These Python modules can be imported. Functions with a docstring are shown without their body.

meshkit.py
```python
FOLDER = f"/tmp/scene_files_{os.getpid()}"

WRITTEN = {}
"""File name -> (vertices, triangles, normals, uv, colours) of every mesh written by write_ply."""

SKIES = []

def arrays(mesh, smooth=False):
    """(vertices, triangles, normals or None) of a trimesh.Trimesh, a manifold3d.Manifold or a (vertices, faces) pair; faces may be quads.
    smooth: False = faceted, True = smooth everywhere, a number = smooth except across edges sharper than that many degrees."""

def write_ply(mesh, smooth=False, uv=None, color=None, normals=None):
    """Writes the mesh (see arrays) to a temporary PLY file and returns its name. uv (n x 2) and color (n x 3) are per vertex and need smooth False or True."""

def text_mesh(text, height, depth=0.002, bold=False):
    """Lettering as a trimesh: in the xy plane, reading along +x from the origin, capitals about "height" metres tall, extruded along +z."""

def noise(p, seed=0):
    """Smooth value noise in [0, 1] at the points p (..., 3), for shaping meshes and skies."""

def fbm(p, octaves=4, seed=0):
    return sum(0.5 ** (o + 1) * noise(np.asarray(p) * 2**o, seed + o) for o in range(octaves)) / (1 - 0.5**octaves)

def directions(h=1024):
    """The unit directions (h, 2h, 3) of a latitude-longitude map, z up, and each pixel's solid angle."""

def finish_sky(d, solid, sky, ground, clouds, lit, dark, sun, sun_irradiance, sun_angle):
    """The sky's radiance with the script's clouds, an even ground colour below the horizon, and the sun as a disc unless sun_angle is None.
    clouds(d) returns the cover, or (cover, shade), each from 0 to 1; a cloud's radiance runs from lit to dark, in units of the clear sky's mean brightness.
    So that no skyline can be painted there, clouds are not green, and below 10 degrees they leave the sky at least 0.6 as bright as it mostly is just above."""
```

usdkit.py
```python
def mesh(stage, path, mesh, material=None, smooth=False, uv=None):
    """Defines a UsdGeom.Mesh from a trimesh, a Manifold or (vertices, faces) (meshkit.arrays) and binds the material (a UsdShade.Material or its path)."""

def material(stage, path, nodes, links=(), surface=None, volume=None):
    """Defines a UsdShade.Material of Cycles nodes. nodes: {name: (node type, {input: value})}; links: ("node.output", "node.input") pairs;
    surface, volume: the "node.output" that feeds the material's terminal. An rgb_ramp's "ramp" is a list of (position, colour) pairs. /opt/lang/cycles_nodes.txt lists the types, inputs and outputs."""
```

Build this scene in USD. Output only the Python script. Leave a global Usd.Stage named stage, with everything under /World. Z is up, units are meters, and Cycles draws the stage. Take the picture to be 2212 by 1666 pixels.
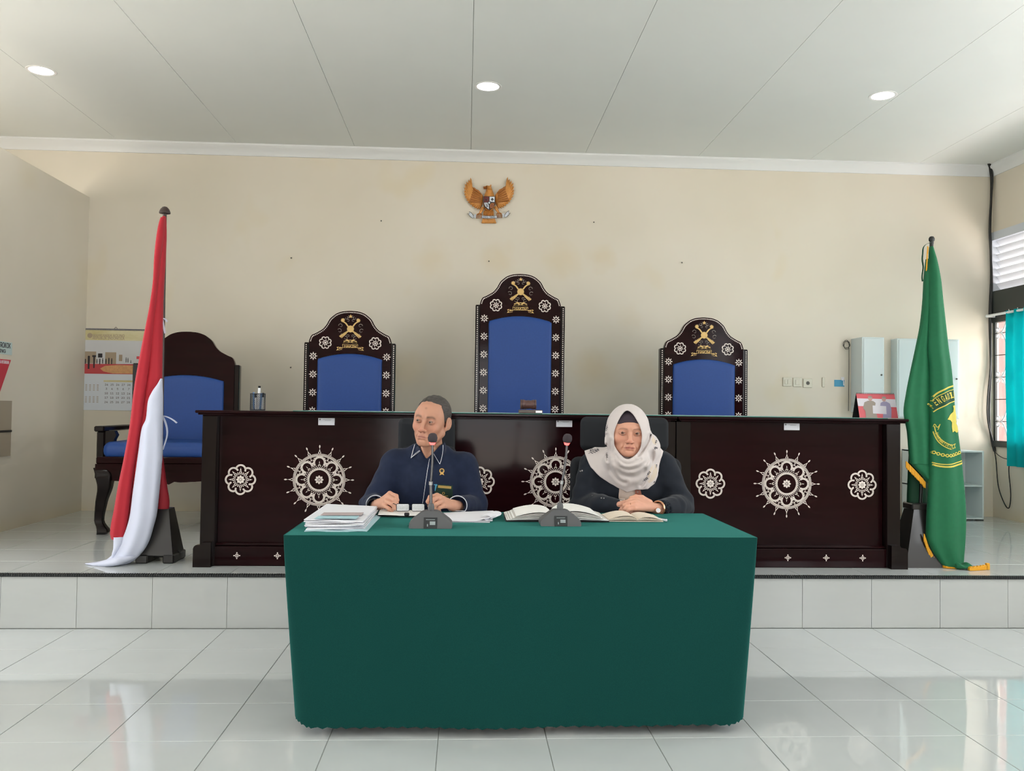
import math, random
import numpy as np, trimesh, usdkit, meshkit
import manifold3d as m3
from pxr import Usd, UsdGeom, UsdLux, UsdShade, Gf, Sdf, Vt
from shapely.geometry import Polygon, LineString, Point, box as sbox
from shapely.ops import unary_union
from scipy.interpolate import PchipInterpolator, CubicSpline
random.seed(7)
RNG = np.random.default_rng(7)
PI = math.pi
stage = Usd.Stage.CreateInMemory()
UsdGeom.SetStageUpAxis(stage, 'Z'); UsdGeom.SetStageMetersPerUnit(stage, 1.0)
UsdGeom.Xform.Define(stage, '/World'); UsdGeom.Scope.Define(stage, '/World/Looks')

# ---------------------------------------------------------------- camera
FPX, YAW, PITCH, ROLL, EYE = 1863.15, .053489, .026958, .013098, np.array([0, 0, 1.2172])
_cy, _sy = math.cos(YAW), math.sin(YAW)
FWD = np.array([_sy*math.cos(PITCH), _cy*math.cos(PITCH), math.sin(PITCH)])
_r = np.array([_cy, -_sy, 0]); _u = np.cross(_r, FWD)
RIGHT = _r*math.cos(ROLL)+_u*math.sin(ROLL); UP = -_r*math.sin(ROLL)+_u*math.cos(ROLL)
cam = UsdGeom.Camera.Define(stage, '/World/camera')
cam.CreateHorizontalApertureAttr(36.0); cam.CreateVerticalApertureAttr(36.0*1666/2212)
cam.CreateFocalLengthAttr(36.0*FPX/2212); cam.CreateClippingRangeAttr(Gf.Vec2f(.05, 200))
M = np.eye(4); M[0, :3], M[1, :3], M[2, :3], M[3, :3] = RIGHT, UP, -FWD, EYE
UsdGeom.Xformable(cam).AddTransformOp().Set(Gf.Matrix4d(M.tolist()))
cam.CreateExposureAttr(-0.70)  # EXPOSURE
# ---------------------------------------------------------------- light: daylight outside, lamps in the ceiling
dome = UsdLux.DomeLight.Define(stage, '/World/sky_light')
dome.CreateIntensityAttr(3.0); dome.CreateColorAttr(Gf.Vec3f(.95, .98, 1.0))
sun = UsdLux.DistantLight.Define(stage, '/World/sun_light')                  # high sun from behind the back wall: lights the yard outside the barred window
sun.CreateIntensityAttr(6.0); sun.CreateNormalizeAttr(True); sun.CreateAngleAttr(.6); sun.CreateColorAttr(Gf.Vec3f(1, .95, .88))
UsdGeom.Xformable(sun).AddRotateXYZOp().Set(Gf.Vec3f(-32, 0, 6))
def window_light(name, loc, rot, w, h, power, col=(1, .98, .95)):
    L = UsdLux.RectLight.Define(stage, '/World/'+name)
    L.CreateWidthAttr(w); L.CreateHeightAttr(h); L.CreateIntensityAttr(power); L.CreateColorAttr(Gf.Vec3f(*col))
    x = UsdGeom.Xformable(L); x.AddTranslateOp().Set(Gf.Vec3d(*loc)); x.AddRotateXYZOp().Set(Gf.Vec3f(*rot))
# daylight in the window openings that the camera does not look at (sky and sunlit ground outside)
EAST_Y, WEST_Y = (4.35, 2.1, -.2, -2.5), (5.0, 2.8, .6, -1.6)
for k, y in enumerate(EAST_Y):
    window_light(f'daylight_east_{k}', (4.87, y, 2.05), (0, 90+32, 0), 1.7, 1.8, (5.8, 4.4, 3.4, 2.6)[k], (.85, .93, 1))
for k, y in enumerate(WEST_Y):
    window_light(f'daylight_west_{k}', (-4.87, y, 2.05), (0, -90-32, 0), 1.7, 1.8, (1.2, 1.8, 1.5, 1.0)[k], (.94, .97, 1))
window_light('daylight_yard', (6.5, 6.6, 1.3), (0, 90, 0), 2.3, 2.0, 26., (1, .95, .93))    # sunlit yard beyond the barred window
window_light('daylight_door', (0, -4.06, 1.25), (90, 0, 0), 2.6, 2.3, .55, (.95, .97, 1))

# ---------------------------------------------------------------- helpers
def pt(u, v, Y):
    """world point at depth Y that the photograph shows at pixel u, v"""
    d = FWD+RIGHT*(u-1106)/FPX-UP*(v-833)/FPX
    return EYE+d*(Y/d[1])
def pz(u, v, Z):
    d = FWD+RIGHT*(u-1106)/FPX-UP*(v-833)/FPX
    return EYE+d*((Z-EYE[2])/d[2])
def pxw(u, v, X):
    d = FWD+RIGHT*(u-1106)/FPX-UP*(v-833)/FPX
    return EYE+d*(X/d[0])
def lin(c):
    c = np.asarray(c, float)/255.
    return tuple(np.where(c < .04045, c/12.92, ((c+.055)/1.055)**2.4))
MATS = {}
def mat(name, col, rough=.5, metal=0., spec=.5, coat=0., sheen=0., vary=None, bump=None, emit=None, trans=0., attr=None, sss=0., col2=None, stint=(255, 255, 255), srough=.4):
    """principled material; col in sRGB 0-255; vary=(scale, amount) mottles the colour; bump=(scale, strength, distance); attr: colour from a mesh primvar"""
    c = lin(col)
    n = {'p': ('principled_bsdf', dict(base_color=c, roughness=rough, metallic=metal, specular_ior_level=spec, coat_weight=coat, coat_roughness=.06, sheen_weight=sheen, sheen_roughness=srough, sheen_tint=lin(stint), transmission_weight=trans, subsurface_weight=sss, subsurface_scale=.006))}
    l = []
    if emit: n['p'][1].update(emission_color=lin(emit[0]), emission_strength=emit[1])
    if attr:
        n['at'] = ('attribute', dict(attribute=attr)); l.append(('at.color', 'p.base_color'))
    if vary or bump: n['tc'] = ('texture_coordinate', {})
    if vary:
        s, a = vary[:2]
        n['nz'] = ('noise_texture', dict(scale=s if np.ndim(s) == 0 else 1., detail=5., roughness=.6))
        if np.ndim(s):
            n['mp'] = ('mapping', dict(scale=s)); l += [('tc.object', 'mp.vector'), ('mp.vector', 'nz.vector')]
        else: l.append(('tc.object', 'nz.vector'))
        lo = lin(col2) if col2 is not None else tuple(np.clip(np.array(c)*(1-a), 0, 1)); hi = c if col2 is not None else tuple(np.clip(np.array(c)*(1+a), 0, 1))
        n['rp'] = ('rgb_ramp', dict(ramp=[(.3, lo), (.7, hi)])); l += [('nz.fac', 'rp.fac'), ('rp.color', 'p.base_color')]
    if bump:
        n['bn'] = ('noise_texture', dict(scale=bump[0], detail=2.)); n['bp'] = ('bump', dict(strength=bump[1], distance=bump[2]))
        l += [('tc.object', 'bn.vector'), ('bn.fac', 'bp.height'), ('bp.normal', 'p.normal')]
    MATS[name] = usdkit.material(stage, '/World/Looks/'+name, n, l, surface='p.BSDF')
    return MATS[name]
USED = {}
def numbered(parent, name):
    k = USED.get((parent, name), -1)+1; USED[(parent, name)] = k
    return f'{parent}/{name}' if k == 0 else f'{parent}/{name}_{k:03d}'
def path(p): return '/World' if p is None else str(p.GetPath())
def tag(o, label=None, cat=None, group=None, kind=None):
    o = o.GetPrim() if hasattr(o, 'GetPrim') else o
    for k, v in (('label', label), ('category', cat), ('group', group), ('kind', kind)):
        if v: o.SetCustomDataByKey(k, v)
    return o
def obj(name, mesh, m, parent=None, smooth=35, label=None, cat=None, group=None, kind=None, colors=None):
    if isinstance(mesh, list): mesh = join(mesh)
    g = usdkit.mesh(stage, numbered(path(parent), name), mesh, MATS[m] if isinstance(m, str) else m, smooth=smooth)
    if colors is not None:
        UsdGeom.PrimvarsAPI(g).CreatePrimvar('tint', Sdf.ValueTypeNames.Color3fArray, 'vertex').Set(Vt.Vec3fArray.FromNumpy(np.asarray(colors, np.float32)))
    return tag(g, label, cat, group, kind)
def thing(name, label, cat, loc=(0, 0, 0), rz=0, group=None, kind=None, parent=None):
    x = UsdGeom.Xform.Define(stage, numbered(path(parent), name))
    x.AddTranslateOp().Set(Gf.Vec3d(*map(float, loc))); x.AddRotateZOp().Set(float(rz))
    return tag(x, label, cat, group, kind)
def copy_of(src, loc, rz=0, label=None, group=None):
    d = src.GetCustomData()
    n = src.GetName().rstrip('0123456789').rstrip('_') if src.GetName()[-3:].isdigit() else src.GetName()
    r = thing(n, label or d.get('label'), d.get('category'), loc, rz, group or d.get('group'))
    r.GetReferences().AddInternalReference(src.GetPath()); r.SetInstanceable(True)
    return r
def T(m):
    if isinstance(m, trimesh.Trimesh): return m
    v, f, _ = meshkit.arrays(m); return trimesh.Trimesh(v, f, process=False)
def join(ms): return trimesh.util.concatenate([T(m) for m in ms])
def bx(x0, y0, z0, x1, y1, z1): 
    m = trimesh.creation.box((abs(x1-x0), abs(y1-y0), abs(z1-z0))); m.apply_translation(((x0+x1)/2, (y0+y1)/2, (z0+z1)/2)); return m
def bevel(x0, y0, z0, x1, y1, z1, r=.004):
    """box with chamfered edges"""
    p = []
    for sx in (0, 1):
        for sy in (0, 1):
            for sz in (0, 1):
                c = np.array([(x0, x1)[sx], (y0, y1)[sy], (z0, z1)[sz]], float); s = 1-2*np.array([sx, sy, sz])
                for k in range(3):
                    q = c+s*r; q[k] = c[k]; p.append(q)
    return T(m3.Manifold.hull_points(np.array(p)))
def rounded(x0, y0, z0, x1, y1, z1, r, n=12):
    s = m3.Manifold.sphere(r, n)
    return T(m3.Manifold.batch_hull([s.translate((x, y, z)) for x in (x0+r, x1-r) for y in (y0+r, y1-r) for z in (z0+r, z1-r)]))
def prism(poly, y0, y1, holes=None):
    """polygon in x, z extruded from y0 to y1"""
    P = poly if hasattr(poly, 'geom_type') else Polygon(poly, holes)
    gs = [g for g in getattr(P, 'geoms', [P]) if g.area > 1e-9]
    out = []
    for g in gs:
        m = trimesh.creation.extrude_polygon(g, abs(y1-y0), engine='earcut')
        v = m.vertices; m.vertices = np.stack([v[:, 0], max(y0, y1)-v[:, 2], v[:, 1]], 1)
        out.append(m)
    m = join(out); m.fix_normals() if False else None
    return m
def tube(p, r, n=10, cap=True):
    p = np.asarray(p, float); t = np.gradient(p, axis=0); t /= np.linalg.norm(t, axis=1, keepdims=True)+1e-12
    a = np.cross(t, [0, 0, 1.]) if abs(t[:, 2]).mean() < .8 else np.cross(t, [0, 1., 0])
    a /= np.linalg.norm(a, axis=1, keepdims=True)+1e-12
    b = np.cross(t, a); th = np.arange(n)*2*PI/n
    R = np.broadcast_to(r, (len(p),))
    v = p[:, None]+R[:, None, None]*(np.cos(th)[None, :, None]*a[:, None]+np.sin(th)[None, :, None]*b[:, None])
    return loft(v, cap)
def loft(rings, cap=True, closed=True):
    """rings: k x n x 3 -> skin"""
    v = np.asarray(rings, float); k, n = v.shape[:2]
    m = n if closed else n-1
    i, j = np.meshgrid(np.arange(k-1), np.arange(m), indexing='ij'); j2 = (j+1) % n
    q = np.stack([i*n+j, i*n+j2, (i+1)*n+j2, (i+1)*n+j], -1).reshape(-1, 4)
    f = np.vstack([q[:, [0, 1, 2]], q[:, [0, 2, 3]]]); V = v.reshape(-1, 3)
    if cap and closed:
        c0, c1 = len(V), len(V)+1
        V = np.vstack([V, v[0].mean(0), v[-1].mean(0)]); J = np.arange(n)
        f = np.vstack([f, np.stack([np.full(n, c0), (J+1) % n, J], 1), np.stack([np.full(n, c1), (k-1)*n+J, (k-1)*n+(J+1) % n], 1)])
    m = trimesh.Trimesh(V, f, process=False)
    if cap and closed and m.volume < 0: m.faces = m.faces[:, ::-1]
    return m
def lathe(prof, n=24, loc=(0, 0, 0)):
    """prof: (r, z) pairs bottom to top"""
    th = np.arange(n)*2*PI/n; pr = np.asarray(prof, float)
    v = np.stack([pr[:, 0, None]*np.cos(th), pr[:, 0, None]*np.sin(th), np.repeat(pr[:, 1, None], n, 1)], -1)+np.asarray(loc)
    return loft(v)
def sheet(v, t):
    """closed shell of thickness t from a k x n grid of points; t along the grid normal"""
    v = np.asarray(v, float); du = np.gradient(v, axis=0); dv = np.gradient(v, axis=1)
    nn = np.cross(du, dv); nn /= np.linalg.norm(nn, axis=2, keepdims=True)+1e-12
    a, b = v, v+nn*t
    k, n = v.shape[:2]; idx = np.arange(k*n).reshape(k, n)
    q = np.stack([idx[:-1, :-1], idx[:-1, 1:], idx[1:, 1:], idx[1:, :-1]], -1).reshape(-1, 4)
    o = k*n; q2 = q[:, ::-1]+o
    e = np.concatenate([idx[0, :], idx[1:, -1], idx[-1, ::-1][1:], idx[::-1, 0][1:]])
    q3 = np.stack([e[:-1], e[:-1]+o, e[1:]+o, e[1:]], 1)
    Q = np.vstack([q, q2, q3])
    return trimesh.Trimesh(np.vstack([a.reshape(-1, 3), b.reshape(-1, 3)]), np.vstack([Q[:, [0, 1, 2]], Q[:, [0, 2, 3]]]), process=False)
def chips(polys, y, h, at=(0, 0), s=1.):
    """many small convex inlay pieces (x, z outlines) standing h proud of the plane y, towards the viewer"""
    V, F, o = [], [], 0
    for p in polys:
        p = np.asarray(p, float)*s+at; n = len(p)
        if np.sum(p[:, 0]*np.roll(p[:, 1], -1)-p[:, 1]*np.roll(p[:, 0], -1)) < 0: p = p[::-1]
        V.append(np.column_stack([p[:, 0], np.full(n, y-h), p[:, 1]])); V.append(np.column_stack([p[:, 0], np.full(n, y), p[:, 1]]))
        J = np.arange(n)
        F.append(np.stack([np.zeros(n-2, int), J[1:-1], J[2:]], 1)+o)
        a, b = J, (J+1) % n
        F.append(np.vstack([np.stack([a, a+n, b+n], 1), np.stack([a, b+n, b], 1)])+o)
        o += 2*n
    return trimesh.Trimesh(np.vstack(V), np.vstack(F), process=False)
def pol(r, a): return np.array([r*np.cos(a), r*np.sin(a)]).T
def teeth(c, r0, r1, a0, a1, n, fill=.78):
    out = []; da = (a1-a0)/n
    for k in range(n):
        a = a0+da*(k+.5); w = da*fill/2
        out.append(np.array(c)+pol(np.array([r0, r1, r1, r0]), np.array([a-w, a-w, a+w, a+w])))
    return out
def drop(a, r0, r1, w, c=(0, 0), peak=.6):
    """pointed leaf along direction a from r0 to r1"""
    d = np.array([math.cos(a), math.sin(a)]); n = np.array([-d[1], d[0]]); L = r1-r0
    return np.array([c+d*(r0+L*t)+n*w*s for t, s in ((0, .12), (peak*.55, .8), (peak, 1), (.86, .6), (1, .05), (.86, -.6), (peak, -1), (peak*.55, -.8), (0, -.12))])
def tri(a, r0, r1, w, c=(0, 0)):
    d = np.array([math.cos(a), math.sin(a)]); n = np.array([-d[1], d[0]])
    return np.array([c+d*r0+n*w, c+d*r0-n*w, c+d*r1])
def text(s, h, y, at, depth=.0008, bold=False, center=True, width=None):
    """upright lettering on a plane facing the viewer (-y); at = x, z of the baseline's middle"""
    m = meshkit.text_mesh(s, h, depth, bold); v = np.array(m.vertices); w = v[:, 0].max()
    if width: v[:, 0] *= width/w; w = width
    x = v[:, 0]-(w/2 if center else 0)
    return trimesh.Trimesh(np.stack([x+at[0], y-v[:, 2], v[:, 1]+at[1]], 1), m.faces, process=False)
# ---------------------------------------------------------------- materials
mat('tile_white', (196, 200, 199), rough=.045, spec=.55, vary=(2.2, .03), bump=(3.2, .05, .02))
mat('tile_riser', (187, 189, 187), rough=.16, spec=.5, vary=((1.5, 1.5, 6), .03))
mat('grout', (140, 142, 138), rough=.9)
mat('ceiling_paint', (226, 229, 226), rough=.85, spec=.3, vary=(.8, .02))
mat('joint_dark', (186, 189, 184), rough=.9)
mat('cornice_white', (222, 224, 224), rough=.7)
YB = 7.65
STAINS = [(pt(u, v, YB)[0], pt(u, v, YB)[2], r, f) for u, v, r, f in ((935, 562, .16, .27), (1075, 562, .13, .3), (1215, 560, .16, .3), (1300, 556, .12, .3), (878, 800, .17, .34), (1285, 800, .18, .34), (1395, 800, .12, .3), (1360, 690, .12, .16))]
def wall_material():
    n = {'tc': ('texture_coordinate', {}), 'n1': ('noise_texture', dict(scale=.9, detail=3.)), 'r1': ('rgb_ramp', dict(ramp=[(.3, lin((214, 206, 189))), (.7, lin((220, 213, 199)))])),
         'mp': ('mapping', dict(scale=(2.6, 1., 2.0), location=(.37, 0, .9))), 'n2': ('noise_texture', dict(scale=1., detail=2., roughness=.4)), 'r2': ('rgb_ramp', dict(ramp=[(.66, (0, 0, 0)), (.78, (.22, .22, .22))])),
         'sx': ('separate_xyz', {}), 'zr': ('map_range', dict(from_min=.29, from_max=.42, to_min=.55, to_max=0., clamp=True)), 'mm': ('mix', dict(color2=lin((214, 196, 146)))), 'm2': ('mix', dict(color2=lin((212, 190, 132)))),
         'n3': ('noise_texture', dict(scale=2.4, detail=4.)), 'mu': ('math', dict(math_type='multiply')),
         'p': ('principled_bsdf', dict(roughness=.7, specular_ior_level=.35)), 'bn': ('noise_texture', dict(scale=90., detail=2.)), 'bp': ('bump', dict(strength=.06, distance=.002))}
    l = [('tc.object', 'n1.vector'), ('n1.fac', 'r1.fac'), ('tc.object', 'mp.vector'), ('mp.vector', 'n2.vector'), ('n2.fac', 'r2.fac'), ('r1.color', 'mm.color1'), ('r2.color', 'mm.fac'),
         ('tc.object', 'sx.vector'), ('sx.z', 'zr.value'), ('tc.object', 'n3.vector'), ('zr.result', 'mu.value1'), ('n3.fac', 'mu.value2'), ('mu.value', 'm2.fac'), ('mm.color', 'm2.color1'), ('m2.color', 'p.base_color'),
         ('tc.object', 'bn.vector'), ('bn.fac', 'bp.height'), ('bp.normal', 'p.normal')]
    prev = 'm2.color'
    n['wn'] = ('noise_texture', dict(scale=7., detail=3.)); n['wv'] = ('vector_math', dict(math_type='multiply_add', vector2=(.16, .16, .16))); l += [('tc.object', 'wn.vector'), ('wn.color', 'wv.vector1'), ('tc.object', 'wv.vector3')]
    l.remove(('m2.color', 'p.base_color'))
    for k, (x, z, r, f) in enumerate(STAINS):
        n[f'd{k}'] = ('vector_math', dict(math_type='distance', vector2=(x+.08, YB+.08, z+.08))); n[f'q{k}'] = ('map_range', dict(from_min=r*.35, from_max=r*1.3, to_min=f, to_max=0., clamp=True)); n[f's{k}'] = ('mix', dict(color2=lin((210, 190, 148))))
        l += [('wv.vector', f'd{k}.vector1'), (f'd{k}.value', f'q{k}.value'), (f'q{k}.result', f's{k}.fac'), (prev, f's{k}.color1')]; prev = f's{k}.color'
    l.append((prev, 'p.base_color'))
    MATS['wall_paint'] = usdkit.material(stage, '/World/Looks/wall_paint', n, l, surface='p.BSDF')
wall_material()
mat('black_rubber', (34, 36, 37), rough=.45)
mat('lacquer', (30, 9, 12), rough=.10, spec=.13, vary=((1.2, 1.2, 9), .3), bump=(5., .04, .01))
mat('lacquer_dark', (20, 11, 11), rough=.16, spec=.25)
mat('inlay_white', (226, 214, 206), rough=.4)
mat('felt_green', (62, 118, 106), rough=.95, spec=.1, sheen=.25, vary=(60., .06))
mat('cloth_green', (20, 63, 59), rough=.95, spec=.05, sheen=.34, stint=(90, 190, 176), vary=(300., .10), bump=(700., .25, .001))
mat('paper', (226, 226, 232), rough=.8)
mat('print_grey', (120, 118, 122), rough=.8)
mat('print_dark', (50, 50, 56), rough=.8)
mat('metal_white', (222, 226, 226), rough=.45)
mat('plastic_ivory', (208, 204, 186), rough=.4)
mat('plastic_dark', (70, 68, 60), rough=.5)
mat('black_iron', (20, 20, 20), rough=.5)
mat('lamp_on', (255, 255, 255), emit=((255, 255, 255), 60.))
mat('lamp_rim', (236, 236, 234), rough=.4)

# ---------------------------------------------------------------- room
XL, XR, YB, YF, ZC, YS, HS, XP, ZP = -4.8, 4.82, 7.65, -4.0, 3.5, 4.809, .2903, -3.295, 3.01
X0, TS = -1.283, .4
def tile_box(x0, y0, x1, y1, z, t=.009):
    g, c = (.0013, .0012) if t == .009 else (.0008, .0008)
    a = [(x0+g, y0+g), (x1-g, y0+g), (x1-g, y1-g), (x0+g, y1-g)]; b = [(x0+g+c, y0+g+c), (x1-g-c, y0+g+c), (x1-g-c, y1-g-c), (x0+g+c, y1-g-c)]
    v = [(x, y, z-t) for x, y in a]+[(x, y, z-c) for x, y in a]+[(x, y, z) for x, y in b]
    f = [(8, 9, 10), (8, 10, 11), (0, 2, 1), (0, 3, 2)]
    for k in range(4):
        j = (k+1) % 4
        for o in (0, 4): f += [(k+o, j+o, j+o+4), (k+o, j+o+4, k+o+4)]
    return trimesh.Trimesh(v, f, process=False)
floor = thing('floor', 'glossy white ceramic tile floor in front of the platform', 'floor', kind='structure')
obj('floor_bed', bx(XL-.1, YF-.1, -.12, XR+.1, YS+.02, -.0022), 'grout', floor)
rest = []
for i in range(-9, 16):
    for j in range(-19, 4):
        x0, x1 = max(X0+TS*i, XL), min(X0+TS*(i+1), XR); y0 = 3.209+TS*j; y1 = min(y0+TS, YS-.008); y0 = max(y0, YF)
        if x1-x0 < .03 or y1-y0 < .03: continue
        m = tile_box(x0, y0, x1, y1, RNG.uniform(-.0003, .0003))
        if y1 > 2.5 and abs((x0+x1)/2-.18) < .62*y1+.25: obj('tile', m, 'tile_white', floor, smooth=False)
        else: rest.append(m)
obj('tile_field', rest, 'tile_white', floor, smooth=False, kind='stuff')
plat = thing('platform', 'raised tiled platform that carries the judges bench', 'platform', kind='structure')
obj('platform_core', bx(XL-.1, YS+.006, -.1, XR+.1, YB+.1, HS-.0022), 'grout', plat)
rest = []
for i in range(-9, 16):
    x0, x1 = max(X0+TS*i, XL), min(X0+TS*(i+1), XR)
    if x1-x0 < .03: continue
    m = tile_box(x0, 0.0, x1, HS-.012, 0, .0085); v = m.vertices; m.vertices = np.stack([v[:, 0], YS-v[:, 2]-RNG.uniform(-.0003, .0003), v[:, 1]], 1)
    obj('riser_tile', m, 'tile_riser', plat, smooth=False) if -3.2 < (x0+x1)/2 < 3.6 else rest.append(m)
    for j in range(8):
        y0, y1 = YS+TS*j, min(YS+TS*(j+1), YB)
        if y1-y0 < .03: continue
        m = tile_box(x0, y0+(.012 if j == 0 else 0), x1, y1, HS+RNG.uniform(-.0003, .0003)); c = (x0+x1)/2
        if j < 1 and abs(c) < 3.6 or (-3.3 < c < -1.2 or 2.4 < c < 4.9): obj('tile', m, 'tile_white', plat, smooth=False)
        else: rest.append(m)
obj('tile_field', rest, 'tile_white', plat, smooth=False, kind='stuff')
# ribbed stair nosing
nx = np.arange(XL, XR, .0125)
nose = [bx(XL, YS-.008, HS-.012, XR, YS+.022, HS+.002)]+[bevel(x, YS-.011, HS-.010, x+.008, YS-.004, HS+.0055, .002) for x in nx if -2.8 < x < 3.4]
nose += [bevel(x, YS-.006, HS+.0015, x+.008, YS+.02, HS+.005, .0012) for x in nx if -2.8 < x < 3.4]
obj('trim_1', nose, 'black_rubber', smooth=False, label='black ribbed rubber nosing along the platform edge', cat='trim', kind='structure')

def wall_with_holes(axis, pos, a0, a1, z0, z1, holes, t=.05):
    """wall slab as boxes round its openings; axis 'x': plane x=pos running along y"""
    rects = sbox(a0, z0, a1, z1)
    for h in holes: rects = rects.difference(sbox(*h))
    m = trimesh.creation.extrude_polygon(rects, t, engine='earcut'); v = m.vertices
    if axis == 'x': m.vertices = np.stack([v[:, 2]*np.sign(pos)+pos, v[:, 0], v[:, 1]], 1)
    else: m.vertices = np.stack([v[:, 0], v[:, 2]*np.sign(pos)+pos, v[:, 1]], 1)
    m.merge_vertices(); m.fix_normals(); return m
W1 = (5.75, .93, 7.64, 2.86)
EAST = [W1]+[(y-.95, 1.15, y+.95, 2.95) for y in EAST_Y]
WEST = [(y-.95, 1.15, y+.95, 2.95) for y in WEST_Y]
obj('wall_back', bx(XL-.05, YB, 0, XR+.05, YB+.12, ZC+.1), 'wall_paint', label='cream painted back wall with faint stains', cat='wall', kind='structure')
obj('wall_right', wall_with_holes('x', XR, YF, YB+.06, 0, ZC+.1, EAST), 'wall_paint', smooth=False, label='cream side wall with the barred window', cat='wall', kind='structure')
obj('wall_left', wall_with_holes('x', XL, YF, YB+.06, 0, ZC+.1, WEST), 'wall_paint', smooth=False, label='cream outer wall beyond the partition', cat='wall', kind='structure')
obj('wall_front', wall_with_holes('y', YF, XL-.12, XR+.12, 0, ZC+.1, [(-1.3, 0, 1.3, 2.4)]), 'wall_paint', smooth=False, label='cream wall behind the viewer with the entrance', cat='wall', kind='structure')
obj('wall_partition', bx(XP-.1, 5.45, HS-.01, XP, YB+.02, ZP), 'wall_paint', label='cream partition wall with the no smoking sign', cat='wall', kind='structure')
# other windows: frames round the daylight
k = 2
for sx, W in ((1, EAST[1:]), (-1, WEST)):
    for (y0, z0, y1, z1) in W:
        xx = (XR if sx > 0 else XL); fr = []
        for a, b in ((y0, y0+.06), (y1-.06, y1), ((y0+y1)/2-.03, (y0+y1)/2+.03)): fr.append(bx(xx-.01, a, z0, xx+sx*.03, b, z1))
        for a, b in ((z0, z0+.06), (z1-.06, z1)): fr.append(bx(xx-.009, y0, a, xx+sx*.029, y1, b))
        obj(f'window_{k}', fr, 'black_iron', label=f'dark framed side window number {k} out of view', cat='window', kind='structure'); k += 1
# ceiling boards with hairline joints
ceil = thing('ceiling', 'flat white ceiling of long boards with hairline joints', 'ceiling', kind='structure')
obj('ceiling_backing', bx(XL-.12, YF-.12, ZC+.006, XR+.12, YB+.12, ZC+.12), 'joint_dark', ceil)
cx = [XL-.1]+[.014+1.018*k for k in range(-4, 5)]+[XR+.1]
for a, b in zip(cx[:-1], cx[1:]):
    ys = [YF-.1, -1.1, 1.3, 3.74, YB+.1]
    for c, d in zip(ys[:-1], ys[1:]): obj('ceiling_board', bx(a+.0014, c+.0004, ZC, b-.0014, d-.0004, ZC+.008), 'ceiling_paint', ceil, smooth=False)
def cornice(name, axis, label):
    pr = np.array([(0, 0), (.012, .0), (.02, .012), (.03, .03), (.05, .05), (.066, .06), (.08, .075), (.08, .092), (0, .092)])
    if axis == 'y': R = [np.stack([np.full(9, x), YB-pr[:, 0], ZC-.09+pr[:, 1]], 1) for x in (XL, XR)]
    elif axis == 'r': R = [np.stack([XR-pr[:, 0], np.full(9, y), ZC-.09+pr[:, 1]], 1) for y in (YF, YB)]
    else: R = [np.stack([XL+pr[:, 0], np.full(9, y), ZC-.09+pr[:, 1]], 1) for y in (YF, YB)]
    obj(name, loft(R), 'cornice_white', smooth=25, label=label, cat='cornice', kind='structure')
cornice('trim_2', 'y', 'white plaster cornice above the back wall'); cornice('trim_3', 'r', 'white plaster cornice above the window wall'); cornice('trim_4', 'l', 'white plaster cornice above the outer wall')
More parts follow.
